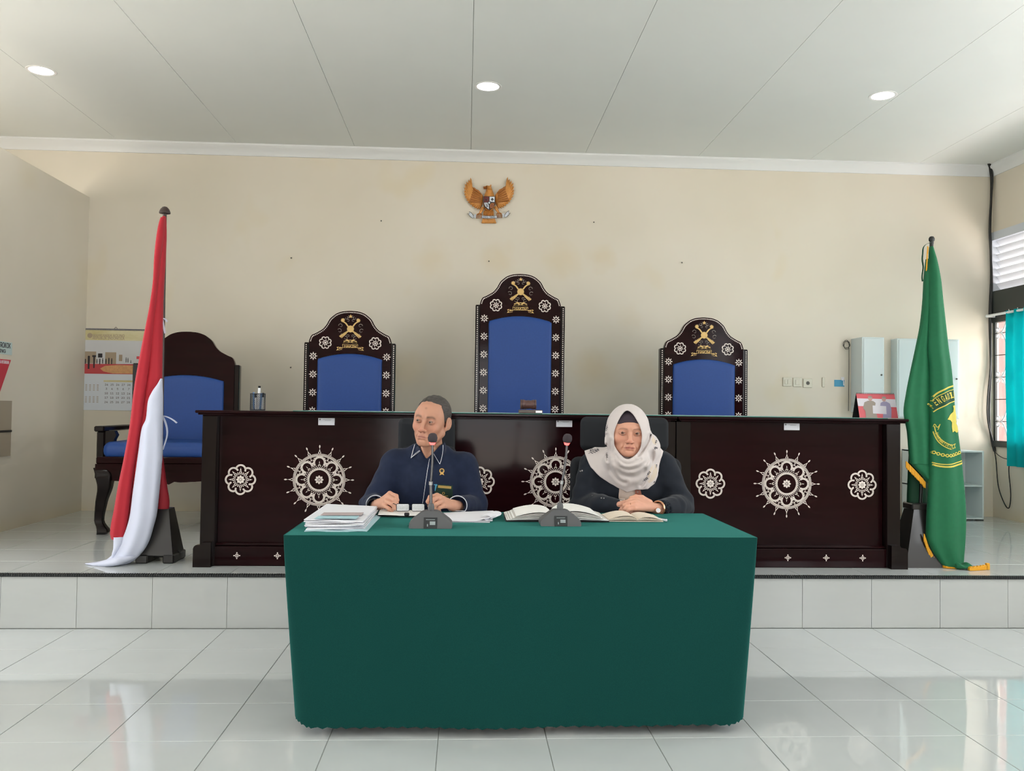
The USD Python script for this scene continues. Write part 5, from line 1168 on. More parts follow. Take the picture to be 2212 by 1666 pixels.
# ---- the woman
def woman():
    t = thing('person', 'woman in a white patterned headscarf and black blazer sitting at the table with folded hands', 'person')
    R = rotm(-5, 2, 1); o = pt(1357.5, 934.5, 4.185); s = np.array([1.06, .95, .93])
    head = nets(lambda P: face_sdf(P, True, 1.10), (-.105, -.13, -.215), (.105, .155, .14), .0025)
    tint = skin_tint(head.vertices, (206, 152, 128), (170, 92, 86), (112, 80, 68), brow_th=.0028, lipw=.027)
    H = place(head, R, o, s)
    wr, fo = px(1418, 1099, 3.97), px(1468, 1098, 4.12)
    hl = hand_mesh(wr, [px(1378, 1079, 3.93), px(1373, 1084, 3.905), px(1369, 1091, 3.885), px(1370, 1099, 3.875)],
        [[px(1361, 1081, 3.915), px(1351, 1085, 3.905), px(1346, 1089, 3.91)], [px(1357, 1087, 3.885), px(1349, 1092, 3.88), px(1347, 1097, 3.89)], [px(1355, 1094, 3.865), px(1350, 1100, 3.865), px(1352, 1105, 3.88)], [px(1358, 1101, 3.86), px(1354, 1106, 3.865), px(1357, 1109, 3.88)]],
        [px(1404, 1086, 3.965), px(1387, 1075, 3.95), px(1373, 1073, 3.94), px(1362, 1076, 3.935)], fo, .95)
    wr2, fo2 = px(1337, 1098, 4.0), px(1302, 1095, 4.08)
    hr = hand_mesh(wr2, [px(1353, 1093, 3.955), px(1352, 1098, 3.945), px(1351, 1103, 3.94), px(1349, 1107, 3.94)],
        [[px(1372, 1096, 3.945), px(1385, 1100, 3.945), px(1394, 1104, 3.95)], [px(1370, 1101, 3.935), px(1383, 1105, 3.935), px(1390, 1108, 3.94)], [px(1368, 1106, 3.93), px(1379, 1109, 3.93), px(1385, 1111, 3.94)], [px(1364, 1109, 3.93), px(1374, 1111, 3.93), px(1379, 1112, 3.94)]],
        [px(1338, 1090, 3.97), px(1349, 1086, 3.95), px(1358, 1085, 3.945), px(1366, 1086, 3.945)], fo2, .92)
    sh = [px(1285, 1008, 4.32), px(1425, 1006, 4.32)]; el = [px(1258, 1094, 4.25), px(1470, 1090, 4.24)]
    fr = px(1350, 1099, 3.985); fl = px(1430, 1099, 3.985)
    core = nets(lambda P: smin(smin(smin(ell(P, px(1355, 1070, 4.36), (.15, .10, .24)), cap(P, sh[0], sh[1], .045), .05), chain(P, [sh[0], el[0], fr], [.05, .04, .03]), .03), smin(chain(P, [sh[1], el[1], fo], [.05, .04, .032]), cap(P, o+R@np.array([0, .035, -.13]), px(1356, 1010, 4.33), .05), .03), .03), (pt(1200, 1000, 4.3)[0], 3.95, .55), (pt(1520, 1000, 4.3)[0], 4.5, 1.14), .009)
    body = union_skin([H, hl, hr, core], t)
    from scipy.spatial import cKDTree
    tr = cKDTree(H.vertices); dd, ii = tr.query(body.vertices); base = np.array(lin((208, 154, 130)))
    obj('body', body, 'skin', t, smooth=True, colors=np.where((dd < 1e-3)[:, None], tint[ii], base*(.93+.14*meshkit.fbm(body.vertices*50, 3)[:, None])))
    eyes(t, R, o, s, (-.30, .0), (84, 50, 34))
    def torso(P):
        d = ell(P, px(1355, 1085, 4.35), (.195, .13, .27)); d = smin(d, ell(P, px(1354, 1050, 4.31), (.175, .135, .15)), .04)
        d = smin(d, cap(P, sh[0], sh[1], .068), .06); d = smin(d, chain(P, [sh[0], el[0]], [.076, .066]), .035); d = smin(d, chain(P, [sh[1], el[1]], [.076, .068]), .035)
        d = smin(d, chain(P, [el[0], px(1300, 1095, 4.08), fr], [.064, .055, .042]), .02); d = smin(d, chain(P, [el[1], px(1458, 1097, 4.10), fl], [.066, .054, .040]), .02)
        return d
    def blazer(P):
        d = torso(P)+.012*noise3(P*np.array([1, .6, .8]), 12, 5)+.007*noise3(P, 27, 6)
        for a in (el[0], el[1]): d = d+.006*np.sin(((P-np.array(a, np.float32))@np.array([.4, .3, .9], np.float32))*75)*np.exp(-ln(P-np.array(a, np.float32))**2/.014)
        for a, b in ((fl, px(1436, 1099, 3.97)), ): pass
        # open front between the lapels
        d = smax(d, .55-P[..., 2], .01)
        d = smax(d, -cap(P, o+R@np.array([0, .03, -.10]), px(1356, 1000, 4.28), .054, .050), .004)
        d = smax(d, -cap(P, px(1432, 1099, 3.99), px(1395, 1101, 3.92), .034), .003)
        return d
    B = nets(blazer, (pt(1190, 1000, 4.3)[0], 3.93, .53), (pt(1535, 1000, 4.3)[0], 4.58, 1.14), .0064)
    v = B.vertices; on = v[:, 1] < 4.0; v[on, 2] = np.maximum(v[on, 2], ZT+.002); obj('blazer', B, 'blazer_black', t, smooth=True)
    # headscarf
    hc = o+np.array([0, .02, .012])
    spl = lambda q, n=60: (lambda p: CubicSpline(np.linspace(0, 1, len(p)), p, bc_type='periodic')(np.linspace(0, 1, n)[:-1]))(np.array(list(q)+[q[0]], float))
    face = spl([(1354.5, 887.5), (1344, 896), (1336, 909), (1328.5, 928), (1326.5, 945), (1328, 962), (1337, 978), (1354, 992), (1371, 984), (1381, 972), (1385.5, 955), (1385.5, 934), (1379.5, 916), (1368.5, 897)])
    drape_poly = [(1322, 952), (1300, 958), (1281, 968), (1262, 974), (1267, 990), (1276, 1010), (1297, 1031), (1318, 1045), (1338, 1056), (1354, 1064), (1374, 1058), (1399, 1057), (1414, 1045), (1421, 1028), (1424, 1005), (1428, 990), (1433, 975), (1426, 968), (1422, 950), (1404, 915), (1380, 930), (1340, 930)]
    folds = [([(1318, 955), (1323, 980), (1334, 1003), (1352, 1014), (1375, 1012), (1396, 1000), (1408, 980)], 4., .007), ([(1314, 962), (1316, 985), (1318, 1010), (1332, 1033), (1352, 1043)], 3.5, .006), ([(1404, 940), (1399, 955), (1389, 972), (1378, 985)], 2.5, .008), ([(1411, 975), (1408, 1000), (1398, 1030), (1384, 1050)], 3., .006), ([(1311, 940), (1311, 965), (1312, 995)], 2.5, .006), ([(1326, 1000), (1345, 1026), (1372, 1030), (1392, 1016)], 5., .005), ([(1330, 985), (1345, 1000), (1362, 1003), (1384, 992)], 3., .005)]
    def scarf(P):
        u, v_ = PXY(P); front = P[..., 1] < o[1]+.02
        d = ell(P, hc, (.107, .128, .128))
        d = smin(d, ell(P, px(1357, 952, 4.20), (.106, .105, .095)), .03)
        d = smin(d, ell(P, px(1356, 997, 4.165), (.112, .100, .062)), .03)
        d = smin(d, ell(P, px(1401, 970, 4.25), (.058, .075, .078)), .03)
        dr = smin(torso(P)-.016, ell(P, px(1352, 1010, 4.25), (.135, .145, .11)), .05)
        dr = np.maximum(dr, poly_sd(drape_poly, u, v_)*.0023)
        dr = np.maximum(dr, P[..., 1]-4.42)
        d = smin(d, dr, .02)
        for line, w, amp in folds:
            L = np.full(u.shape, 1e9, np.float32); p = CubicSpline(np.arange(len(line)), np.array(line, float))(np.linspace(0, len(line)-1, 14))
            for k in range(13):
                a, b = p[k], p[k+1]; e = b-a; wu, wv = u-a[0], v_-a[1]; q = np.clip((wu*e[0]+wv*e[1])/(e@e), 0, 1); L = np.minimum(L, (wu-q*e[0])**2+(wv-q*e[1])**2)
            d = d+np.where(front, amp*np.exp(-L/w**2)-amp*.55*np.exp(-(np.sqrt(L)-2.2*w)**2/(1.2*w)**2), 0)
        hole = np.maximum(poly_sd(face, u, v_)*.0022, P[..., 1]-(o[1]-.005))
        hole = np.where(v_ > 972, np.maximum(hole, P[..., 1]-(o[1]-.035)), hole)
        d = smax(d, -hole, .005)
        d = smax(d, -(ell((P-o)@R/s.astype(np.float32), (0, .016, .03), (.080, .100, .088))), .003)
        return d+.0025*noise3(P, 40, 9)
    K = nets(scarf, (pt(1240, 950, 4.2)[0], 3.98, 1.0-.21), (pt(1450, 950, 4.2)[0], 4.45, 1.275), .0036)
    obj('headscarf', K, 'scarf_white', t, smooth=True)
    # dark under-scarf band
    U = nets(lambda P: (lambda L: np.maximum(face_sdf(L, True, 1.10)-.0032, .056-.012*np.clip(np.abs(L[..., 0])/.05, 0, 1)**2-L[..., 2]))(((P-o)@R/s).astype(np.float32)), o+[-.11, -.13, .0], o+[.11, .14, .14], .0032)
    obj('under_scarf', U, 'under_scarf', t, smooth=True)
    ap = lambda nm, P, m, th=.0012, tg=K: obj(nm, applique(P, tg, 4.15, th, 3.5), m, t, smooth=False)
    M_ = []
    def spray(u, v, a, L, n):
        M_.append(stroke([(u, v), (u+L*math.cos(a), v+L*math.sin(a))], .8, False))
        for k in range(n):
            f = (k+1)/(n+1); c = np.array([u+L*f*math.cos(a), v+L*f*math.sin(a)])
            for sd in (-1, 1):
                b = a+sd*.75; e = c+np.array([math.cos(b), math.sin(b)])*L*.32; nrm = np.array([-math.sin(b), math.cos(b)])*1.0; M_.append(Polygon([c, (c+e)/2+nrm, e, (c+e)/2-nrm]))
    spray(1271, 980, -.45, 24, 4); spray(1273, 976, -.9, 10, 2); spray(1285, 979, -.9, 13, 2); spray(1312, 918, 1.9, 14, 3); spray(1318, 893, 2.1, 13, 3); spray(1311, 978, 1.6, 12, 2); spray(1412, 966, .3, 9, 3); spray(1411, 972, -.6, 10, 2); spray(1388, 1040, -.6, 14, 3); spray(1397, 1028, -.9, 12, 3); spray(1417, 1012, -1.4, 9, 2); spray(1412, 1046, -1.2, 7, 2); spray(1415, 960, -1.2, 10, 2)
    ap('scarf_motif', M_, 'scarf_motif')
    ap('scarf_patch', [Polygon(spl([(1402, 1020), (1408, 1008), (1415, 1003), (1420, 1014), (1417, 1030), (1409, 1040), (1400, 1042)], 24)), Polygon(spl([(1407, 940), (1413, 946), (1418, 958), (1413, 960), (1407, 950)], 20))], 'scarf_beige', .0008)
    # blouse, brown strap, buttons
    ap('blouse', [Polygon([(1338, 1052), (1374, 1052), (1382, 1078), (1360, 1088), (1343, 1090), (1336, 1075)])], 'blouse_beige', .004, B)
    ap('lanyard_strap', [Polygon([(1371, 1053), (1382, 1052), (1389, 1080), (1373, 1082)])], 'leather_brown', .008, B)
    ap('strap_stud', [Polygon(pol(1.5, np.arange(8)*PI/4)+(1377.5, 1063)), Polygon(pol(1.5, np.arange(8)*PI/4)+(1378, 1074.5))], 'silver', .010, B)
    ap('cuff_button', [Polygon(pol(1.5, np.arange(8)*PI/4)+q) for q in ((1279, 1070.5), (1299, 1076), (1304.5, 1076.5))], 'silver', .004, B)
    ap('lapel_pin', [Polygon(pol(1.6, np.arange(8)*PI/4)+q) for q in ((1249, 1019), (1253.5, 1018), (1257.5, 1017))], 'silver', .004, B)
    # watch on the wrist, ring
    q = np.array(wr)+np.array([.008, -.002, .002]); th = np.linspace(0, 2*PI, 36); ax = np.array(fo)-np.array(wr); ax /= np.linalg.norm(ax); e1 = np.cross(ax, [0, 0, 1.]); e1 /= np.linalg.norm(e1); e2 = np.cross(ax, e1)
    obj('watch_band', tube(np.array([q+.0325*(math.cos(a)*e1+math.sin(a)*e2) for a in th]), .0045, 6), 'rose_gold', t)
    wf = pt(1421.5, 1103, 3.93); d = lathe([(.001, -.003), (.012, -.003), (.0135, 0), (.012, .003), (.001, .003)], 24); d.apply_transform(trimesh.transformations.rotation_matrix(PI/2-.3, (1, 0, 0))); d.apply_translation(wf); obj('watch_case', d, 'rose_gold', t)
    d = lathe([(.001, .003), (.0105, .003), (.0105, .0038), (.001, .0038)], 24); d.apply_transform(trimesh.transformations.rotation_matrix(PI/2-.3, (1, 0, 0))); d.apply_translation(wf); obj('watch_dial', d, 'paper', t)
    q = (pt(1369, 1091, 3.885)+pt(1355, 1094, 3.865))/2; obj('ring', tube(np.array([q+.0108*np.array([.15*math.cos(a), math.cos(a)*.9, math.sin(a)]) for a in th]), .0017, 6), 'rose_gold', t)
    seated_legs(t, pt(1355, 1000, 4.3)[0], 4.36, .2, None, True)
woman()
# ---------------------------------------------------------------- things on the front table
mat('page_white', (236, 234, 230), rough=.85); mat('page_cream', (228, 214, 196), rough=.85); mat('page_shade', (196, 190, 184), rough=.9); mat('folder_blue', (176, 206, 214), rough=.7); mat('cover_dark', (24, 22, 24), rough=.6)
mat('print_brown', (176, 160, 160), rough=.8); mat('print_blue', (164, 200, 208), rough=.8)
def lens_mat():
    n = {'t': ('transparent_bsdf', dict(color=(.97, .97, .97))), 'd': ('principled_bsdf', dict(base_color=lin((226, 226, 226)), roughness=.15)), 'm': ('mix_closure', dict(fac=.72))}
    MATS['lens'] = usdkit.material(stage, '/World/Looks/lens', n, [('t.BSDF', 'm.closure1'), ('p.BSDF' if 0 else 'd.BSDF', 'm.closure2')], surface='m.closure')
lens_mat()
def quad_sheet(c, z, th, curl=None, n=14, cells=None):
    """sheet of paper from four px corners on the table (back-left, back-right, front-right, front-left)"""
    p = np.array([pz(u, v, z) for u, v in c]); a = np.linspace(0, 1, n)
    S, U = np.meshgrid(a, a, indexing='ij')
    g = (1-S)[..., None]*((1-U)[..., None]*p[0]+U[..., None]*p[1])+S[..., None]*((1-U)[..., None]*p[3]+U[..., None]*p[2])
    g[..., 2] = z
    if curl is not None: g[..., 2] += curl(S, U)
    return sheet(g[::-1], th)
def paper_stack():
    t = thing('paper_stack', 'stack of papers on a pale blue folder at the front corner of the green table', 'papers')
    z = ZT+.0035
    obj('folder', quad_sheet([(716, 1103), (824, 1114), (793, 1147.5), (657, 1147.5)], z, .003, lambda S, U: .002*np.sin(U*9)*S), 'folder_blue', t)
    for k in range(7):
        j = RNG.uniform(-3, 3, 8)*.5; zz = z+.004+k*.0042
        base = np.array([(704, 1106-k*.2), (816, 1108), (786-k*.7, 1146.5-k*.5), (660-k*.8, 1146-k*.8)])+j.reshape(4, 2)
        # corners given where the sheet would lie on the table; lifted by its height
        p = [pz(u, v, ZT+.001) for u, v in base]; g = np.array(p); a = np.linspace(0, 1, 12); S, U = np.meshgrid(a, a, indexing='ij')
        q = (1-S)[..., None]*((1-U)[..., None]*g[0]+U[..., None]*g[1])+S[..., None]*((1-U)[..., None]*g[3]+U[..., None]*g[2]); q[..., 2] = zz+.0015*np.sin(U*5+k)*S+(.004*np.clip(U-.75, 0, 1)*S*4 if k in (3, 5) else 0)
        obj('sheet_bundle', sheet(q[::-1], .0030 if k != 4 else .0012), 'paper', t, smooth=50)
    zt = z+.004+6*.0042+.0052
    def lay(c, m, nm):
        p = np.array([pz(u, v, zt) for u, v in c]); obj(nm, T(m3.Manifold.hull_points(np.vstack([p, p+[0, 0, .0008]]))), m, t, smooth=False)
    lay([(700, 1107.5), (786, 1107.5), (781, 1113.5), (692, 1113.5)], 'print_brown', 'printed_band')
    lay([(688, 1115), (776, 1115), (770, 1121), (679, 1121)], 'print_blue', 'printed_band')
paper_stack()
t = thing('notebook', 'open notebook with dark cover lying between the hands of the man', 'notebook')
c = [(820, 1101), (935, 1103.5), (930, 1116.5), (815, 1114.5)]
obj('cover', quad_sheet(c, ZT+.004, .003), 'cover_dark', t); obj('pages', [quad_sheet([(821+k, 1101.5), (934-k, 1104), (929-k, 1115.6), (816+k, 1113.6)], ZT+.006+.0016*k, .0014, lambda S, U: .004*np.abs(np.sin(PI*(U-.5)))**.6*(1-np.abs(2*U-1)*.3)) for k in range(4)], 'page_white', t)
obj('elastic_clip', [bevel(*(pt(873, 1113, 3.66)-[0, 0, .004]), *(pt(884, 1108, 3.66)+[0, .012, 0]), .003)], 'cover_dark', t)
# spectacles standing on the notebook
t = thing('spectacles', 'thin black framed spectacles held upright between the hands of the man', 'spectacles'); Ye = 3.80
def rect_loop(u0, v0, u1, v1, r=3.2, n=8):
    P = []
    for cx_, cy_, a in ((u1-r, v0+r, -PI/2), (u1-r, v1-r, 0), (u0+r, v1-r, PI/2), (u0+r, v0+r, PI)): P += [(cx_+r*math.cos(a+b), cy_+r*math.sin(a+b)) for b in np.linspace(0, PI/2, n)]
    return P
for u0, u1 in ((856.5, 884), (889.5, 917)):
    L = rect_loop(u0, 1088.5, u1, 1104.5); p = np.array([pt(u, v, Ye) for u, v in L+L[:2]]); r = obj('rim', tube(p, .0013, 6, cap=False), 'mesh_black', t)
    q = np.array([pt(u, v, Ye) for u, v in L]); obj('lens', trimesh.Trimesh(np.vstack([q, q.mean(0)+[0, -.0015, 0]]), [(i, (i+1) % len(q), len(q)) for i in range(len(q))], process=False), 'lens', t)
obj('bridge', tube([pt(884, 1095, Ye), pt(886.7, 1092.8, Ye-.002), pt(889.5, 1095, Ye)], .0012, 6), 'mesh_black', t)
for a, b in (((856.5, 1091), (850, 1088)), ((917, 1091), (926, 1091))): obj('temple', tube([pt(*a, Ye), pt(*b, Ye+.02), pt(b[0]+(-2 if b[0] < 900 else 3), b[1]+2, Ye+.10)], .0014, 6), 'mesh_black', t)
t = thing('loose_papers', 'loose white sheets with a curled corner beside the man and his microphone', 'papers')
for k in range(3):
    z = ZT+.0012+k*.0022
    obj('sheet', quad_sheet([(960-k, 1107.5), (1064+2*k, 1103+k), (1058+6*k, 1129-2.4*k), (970-k*2, 1128-k)], z, .0010, (lambda S, U: .020*np.clip(U-.62, 0, 1)*S**2*2.2) if k == 2 else (lambda S, U, k=k: .002*k*U)), 'paper', t)
p = [pt(1062, 1106, 3.80), pt(1074, 1104, 3.80), pt(1083, 1108, 3.79), pt(1080, 1114, 3.76), pt(1070, 1113, 3.75)]
q = CubicSpline(np.arange(5), np.array(p))(np.linspace(0, 4, 26)); obj('curled_sheet', sheet(np.stack([q, q+np.array([-.05, -.10, -.006])], 1), .0008), 'paper', t)
# microphones
def microphone(label, u0, u1, v0, v1, uc, head, tip, ring_uv, lean):
    b = pz(uc, v1-1, ZT); Y = b[1]; sc = Y/FPX
    t = thing('conference_microphone', label, 'microphone', group='table microphones'); w = (u1-u0)/2*sc; h = (v1-v0)*sc; x = b[0]; dp = .11
    prof = [(-w, .004), (-w*.96, .0), (w*.96, 0), (w, .004), (w*.98, h*.30), (w*.86, h*.48), (w*.42, h*.93), (w*.26, h), (-w*.26, h), (-w*.42, h*.93), (-w*.86, h*.48), (-w*.98, h*.30)]
    m = prism([(x+a, ZT+.001+c) for a, c in prof], Y, Y+dp); v = m.vertices; k = (v[:, 2]-ZT)/h; v[:, 1] += np.where(v[:, 1] < Y+.01, .022*k, -.03*k)
    obj('base', m, 'mic_grey', t, smooth=25)
    pw = w*.31
    def slab(x0, z0, x1, z1, th): 
        yy = lambda z: Y+.022*(z/h); P = np.array([(x+a, yy(c)-e, ZT+.001+c) for a in (x0, x1) for c in (z0, z1) for e in (th, -.001)]); return T(m3.Manifold.hull_points(P))
    pn = obj('front_panel', slab(-pw, .001, pw, h*.64, .0025), 'mic_panel', t, smooth=False)
    obj('display', slab(-pw*.1, h*.22, pw*.72, h*.42, .0035), 'mic_lcd', pn, smooth=False)
    obj('maker_lettering', [slab(-pw*.68+pw*1.36*i/14, h*.50, -pw*.68+pw*1.36*(i+.7)/14, h*.545, .0032) for i in range(14)], 'mic_lcd', pn, smooth=False)
    obj('button', slab(-pw*.5, h*.13, -pw*.36, h*.27, .0035), 'mic_lcd', pn, smooth=False)
    Ym = Y+.045
    obj('socket', lathe([(.012, -.004), (.0135, .012), (.010, .028), (.001, .03)], 18, (x, Ym, ZT+h)), 'mic_grey', t)
    p0 = np.array([x, Ym, ZT+h+.01]); pr = pt(*ring_uv, Ym); p1 = pt(*tip, Ym-.02)
    obj('lower_stem', tube([p0, p0*.5+pr*.5, pr], .0062, 12), 'steel_dark', t); obj('stem_ring', tube([pr-(p1-pr)*.03, pr, pr+(p1-pr)*.05], .0078, 14), 'silver', t)
    s = np.linspace(0, 1, 20)[:, None]; st = pr*(1-s)+p1*s+np.array([lean, 0, 0])*np.sin(s*PI); obj('gooseneck', tube(st, .0052*np.ones(20)*(1-.12*(np.arange(20) % 2)), 10), 'steel_dark', t)
    hd = pt(*head, Ym-.022); ax = (hd-p1)/np.linalg.norm(hd-p1)
    obj('red_ring_lamp', tube([hd-ax*.0225, hd-ax*.0165, hd-ax*.0115], [.0085, .0115, .0135], 20), 'red_lamp', t, label='glowing red ring')
    hm = lathe([(.001, -.012), (.0145, -.0115), (.0185, -.004), (.0195, .006), (.016, .018), (.009, .0235), (.001, .025)], 28); zz = np.array([0, 0, 1.]); R_ = trimesh.geometry.align_vectors(zz, ax); hm.apply_transform(R_); hm.apply_translation(hd); obj('foam_head', hm, 'mic_foam', t, smooth=60)
microphone('grey table microphone with lit red ring in front of the man', 883, 976, 1108, 1144, 929.5, (934.5, 949), (934, 958.5), (930.5, 1045), .003)
microphone('grey table microphone with lit red ring in front of the open book', 1168, 1257, 1105, 1139, 1212, (1225.5, 950), (1224.5, 957.5), (1213.5, 1043), .004)
# books
def open_book(label, spine, left, right, Yf, dep, hl, hr, nl, m, cover, name='open_book', tilt=0.):
    """spine, left, right: px u at the near edge; hl, hr: greatest page heights in metres"""
    z0 = ZT+.0015; X = lambda u: pt(u, 1120, Yf)[0]; xs = X(spine)
    t = thing(name, label, 'book')
    obj('cover', [bevel(X(left)-.003, Yf, z0, X(right)+.003, Yf+dep+.004, z0+.003, .001)], cover, t)
    for s, ue, hh in ((-1, left, hl), (1, right, hr)):
        W_ = abs(X(ue)-xs)
        for k in range(nl):
            f = (k+1)/nl; ext = (1-.20*f**1.4 if name == 'open_book' else 1-.06*f)
            x = np.linspace(0, 1, 24)*ext
            prof = hh*f*(np.sin(np.clip(x*1.15, 0, 1)**.62*PI)**.8*.75+.30*x*(1.0 if name == 'open_book' else .8))*(1-.1*x)+.002*k/nl+.0015
            if k == nl-1: prof = prof+.0035*np.sin(x*PI)
            y0, y1 = Yf+.004-.001*k+(.004*math.sin(k*2.3)), Yf+dep
            g = np.stack([np.stack([xs+s*(W_*x+.001), np.full(24, y), z0+.003+prof*(1 if y == y0 else 1.)], 1) for y in (y0, (y0+y1)/2, y1)], 0)
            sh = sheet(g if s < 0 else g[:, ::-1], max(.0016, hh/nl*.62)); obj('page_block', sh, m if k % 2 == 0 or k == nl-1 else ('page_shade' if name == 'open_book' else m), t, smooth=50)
    return t
open_book('thick open book with fanned white pages in front of the woman', 1202, 1094, 1316, 3.64, .27, .038, .046, 9, 'page_white', 'cover_dark')
open_book('small open cream notebook beside the folded hands of the woman', 1377, 1310, 1432, 3.66, .17, .021, .014, 6, 'page_cream', 'page_cream', 'small_notebook')
t = thing('marker_pen', 'slim pale grey pen lying on the small open notebook', 'pen')
a, b = pt(1409, 1119, 3.70), pt(1441, 1124.5, 3.67); d = (b-a)/np.linalg.norm(b-a)
obj('barrel', tube([a, a+d*.06, b-d*.004, b], [.004, .0055, .0055, .0045], 14), 'cal_white', t); obj('clip', tube([b-d*.03+[0, -.004, .004], b-d*.006+[0, -.004, .005]], .0012, 6), 'silver', t)

# ---------------------------------------------------------------- things on the bench
ZB = ZD+.004
g = pt(1141, 888, 5.16); t = thing('gavel', 'brown wooden gavel head resting on its block on the bench', 'gavel', (g[0], 5.16, ZB+.024))
h = lathe([(.001, -.047), (.028, -.047), (.030, -.042), (.026, -.036), (.030, -.030), (.027, -.024), (.0245, -.012), (.0265, 0), (.0245, .012), (.027, .024), (.030, .030), (.026, .036), (.030, .042), (.028, .047), (.001, .047)], 26); h.apply_transform(trimesh.transformations.rotation_matrix(PI/2, (0, 1, 0))); h.apply_translation((0, 0, .030))
mat('gavel_wood', (86, 58, 54), rough=.4, vary=((30, 4, 30), .3)); mat('block_wood', (96, 84, 78), rough=.5, vary=((20, 4, 20), .25))
obj('head', h, 'gavel_wood', t); obj('handle', tube([(0, .02, .03), (0, .12, .022), (0, .23, .012)], [.008, .010, .012], 12), 'gavel_wood', t)
t = thing('sound_block', 'low greyish wooden block under the gavel', 'sound block', (g[0]+.012, 5.16, ZB)); obj('block', bevel(-.068, -.045, 0, .072, .05, .022, .004), 'block_wood', t); obj('plate', bevel(.03, -.046, .004, .068, -.044, .018, .001), 'silver', t)
mat('cup_mesh', (40, 44, 52), rough=.5); mat('cup_blue', (96, 130, 170), rough=.3); mat('pen_white', (222, 222, 224), rough=.4)
c = pt(556.5, 881, 5.2); r = 15.5/FPX*5.2; t = thing('pen_cup', 'black mesh pen cup on the bench', 'pen cup', (c[0], 5.2, ZD))
hh = .096
obj('wall', [tube([(r*math.cos(a+k*.25), r*math.sin(a+k*.25), .004+hh*k/7) for k in range(8)], .0009, 4) for a in np.arange(0, 2*PI, PI/14)]+[tube([(r*math.cos(a-k*.25), r*math.sin(a-k*.25), .004+hh*k/7) for k in range(8)], .0009, 4) for a in np.arange(0, 2*PI, PI/14)], 'cup_mesh', t, kind='stuff')
for z in (.006, hh+.004): obj('rim', tube([(r*math.cos(a), r*math.sin(a), z) for a in np.linspace(0, 2*PI, 33)], .0022, 6), 'cup_mesh', t)
obj('cup_base', trimesh.creation.cylinder(r, .004, sections=32).apply_translation((0, 0, .003)), 'cup_mesh', t)
for k, (x, y, dx, dy, L, m, l) in enumerate(((-.022, .0, -.004, .004, .093, 'cup_blue', 'blue pen standing at the wall side in the mesh cup'), (.018, -.014, .006, -.004, .088, 'cup_blue', 'blue pen leaning at the front of the mesh cup'), (.0, .014, .003, .006, .128, 'pen_white', 'tall white marker with a dark cap in the mesh cup'), (-.006, -.018, -.004, .0, .086, 'pen_white', 'short white pen in the mesh cup'), (.024, .010, .003, .003, .090, 'pen_white', 'white pen at the window side in the mesh cup'))):
    p = thing('pen', l, 'pen', (c[0], 5.2, ZD+.007), group='pens in the mesh cup'); obj('barrel', tube([(x, y, 0), (x+dx, y+dy, L)], .0055 if k != 2 else .0085, 10), m, p)
    obj('cap', tube([(x+dx*.82, y+dy*.82, L*.82), (x+dx*1.1, y+dy*1.1, L*1.1)], .0062 if k != 2 else .0075, 10), 'cup_blue' if k < 2 else 'mesh_black', p)
a, b = pt(1857, 850, 5.24), pt(1940, 901, 5.24); W_ = b[0]-a[0]; Hc = a[2]-ZB
t = thing('desk_calendar', 'small standing desk calendar with a red and white photograph on the bench', 'calendar', (a[0], 5.24, ZB))
mat('photo_red', (208, 92, 100), rough=.5); mat('photo_pale', (208, 204, 212), rough=.5); mat('photo_tan', (150, 138, 128), rough=.5); mat('photo_mauve', (150, 142, 172), rough=.5); mat('photo_skin', (186, 148, 140), rough=.5)
sl = .05/Hc
def lean(m): v = m.vertices.copy(); v[:, 1] += v[:, 2]*sl; return trimesh.Trimesh(v, m.faces, process=False)
obj('front_card', lean(bx(0, -.002, 0, W_, 0, Hc)), 'photo_red', t, smooth=False); b2 = bx(0, 0, 0, W_, .002, Hc); b2.vertices[:, 1] += .1-b2.vertices[:, 2]*sl; obj('back_card', b2, 'cover_dark', t, smooth=False)
F = lambda pts: [(W_*x, Hc*(1-y)) for x, y in pts]
ph = obj('photograph', lean(prism(F([(0, .20), (1, .22), (1, .55), (0, .52)]), -.0026, -.002)), 'photo_pale', t, smooth=False)
obj('picture_man', lean(join([prism(F([(.16, 1), (.17, .72), (.12, .60), (.18, .36), (.27, .30), (.34, .28), (.42, .31), (.47, .38), (.44, .55), (.46, 1)]), -.0032, -.0026)])), 'photo_tan', ph, smooth=False)
obj('picture_guest', lean(prism(F([(.60, 1), (.64, .7), (.57, .55), (.60, .38), (.67, .32), (.76, .32), (.84, .40), (.86, .62), (.82, 1)]), -.0032, -.0026)), 'photo_mauve', ph, smooth=False)
obj('picture_faces', lean(join([prism([(W_*.345+W_*.058*math.cos(q), Hc*.805+Hc*.10*math.sin(q)) for q in np.arange(0, 2*PI, .4)], -.0034, -.0026), prism([(W_*.70+W_*.055*math.cos(q), Hc*.78+Hc*.10*math.sin(q)) for q in np.arange(0, 2*PI, .4)], -.0034, -.0026)])), 'photo_skin', ph, smooth=False)
obj('picture_hair', lean(join([prism([(W_*.345+W_*.06*math.cos(q), Hc*.835+Hc*.075*math.sin(q)) for q in np.arange(0, PI+.01, .3)], -.0036, -.0026), prism([(W_*.71+W_*.06*math.cos(q), Hc*.81+Hc*.085*math.sin(q)) for q in np.arange(0, PI+.01, .3)], -.0036, -.0026)])), 'photo_tan', ph, smooth=False)
obj('picture_document', lean(prism(F([(.38, .49), (.73, .51), (.71, .84), (.36, .82)]), -.0038, -.0026)), 'photo_pale', ph, smooth=False)
obj('ring_binding', [tube([(W_*(k+.5)/24, Hc*sl+.006*math.cos(q), Hc+.006*math.sin(q)) for q in np.linspace(0, 2*PI, 10)], .0011, 4) for k in range(24)], 'print_dark', t, kind='stuff')

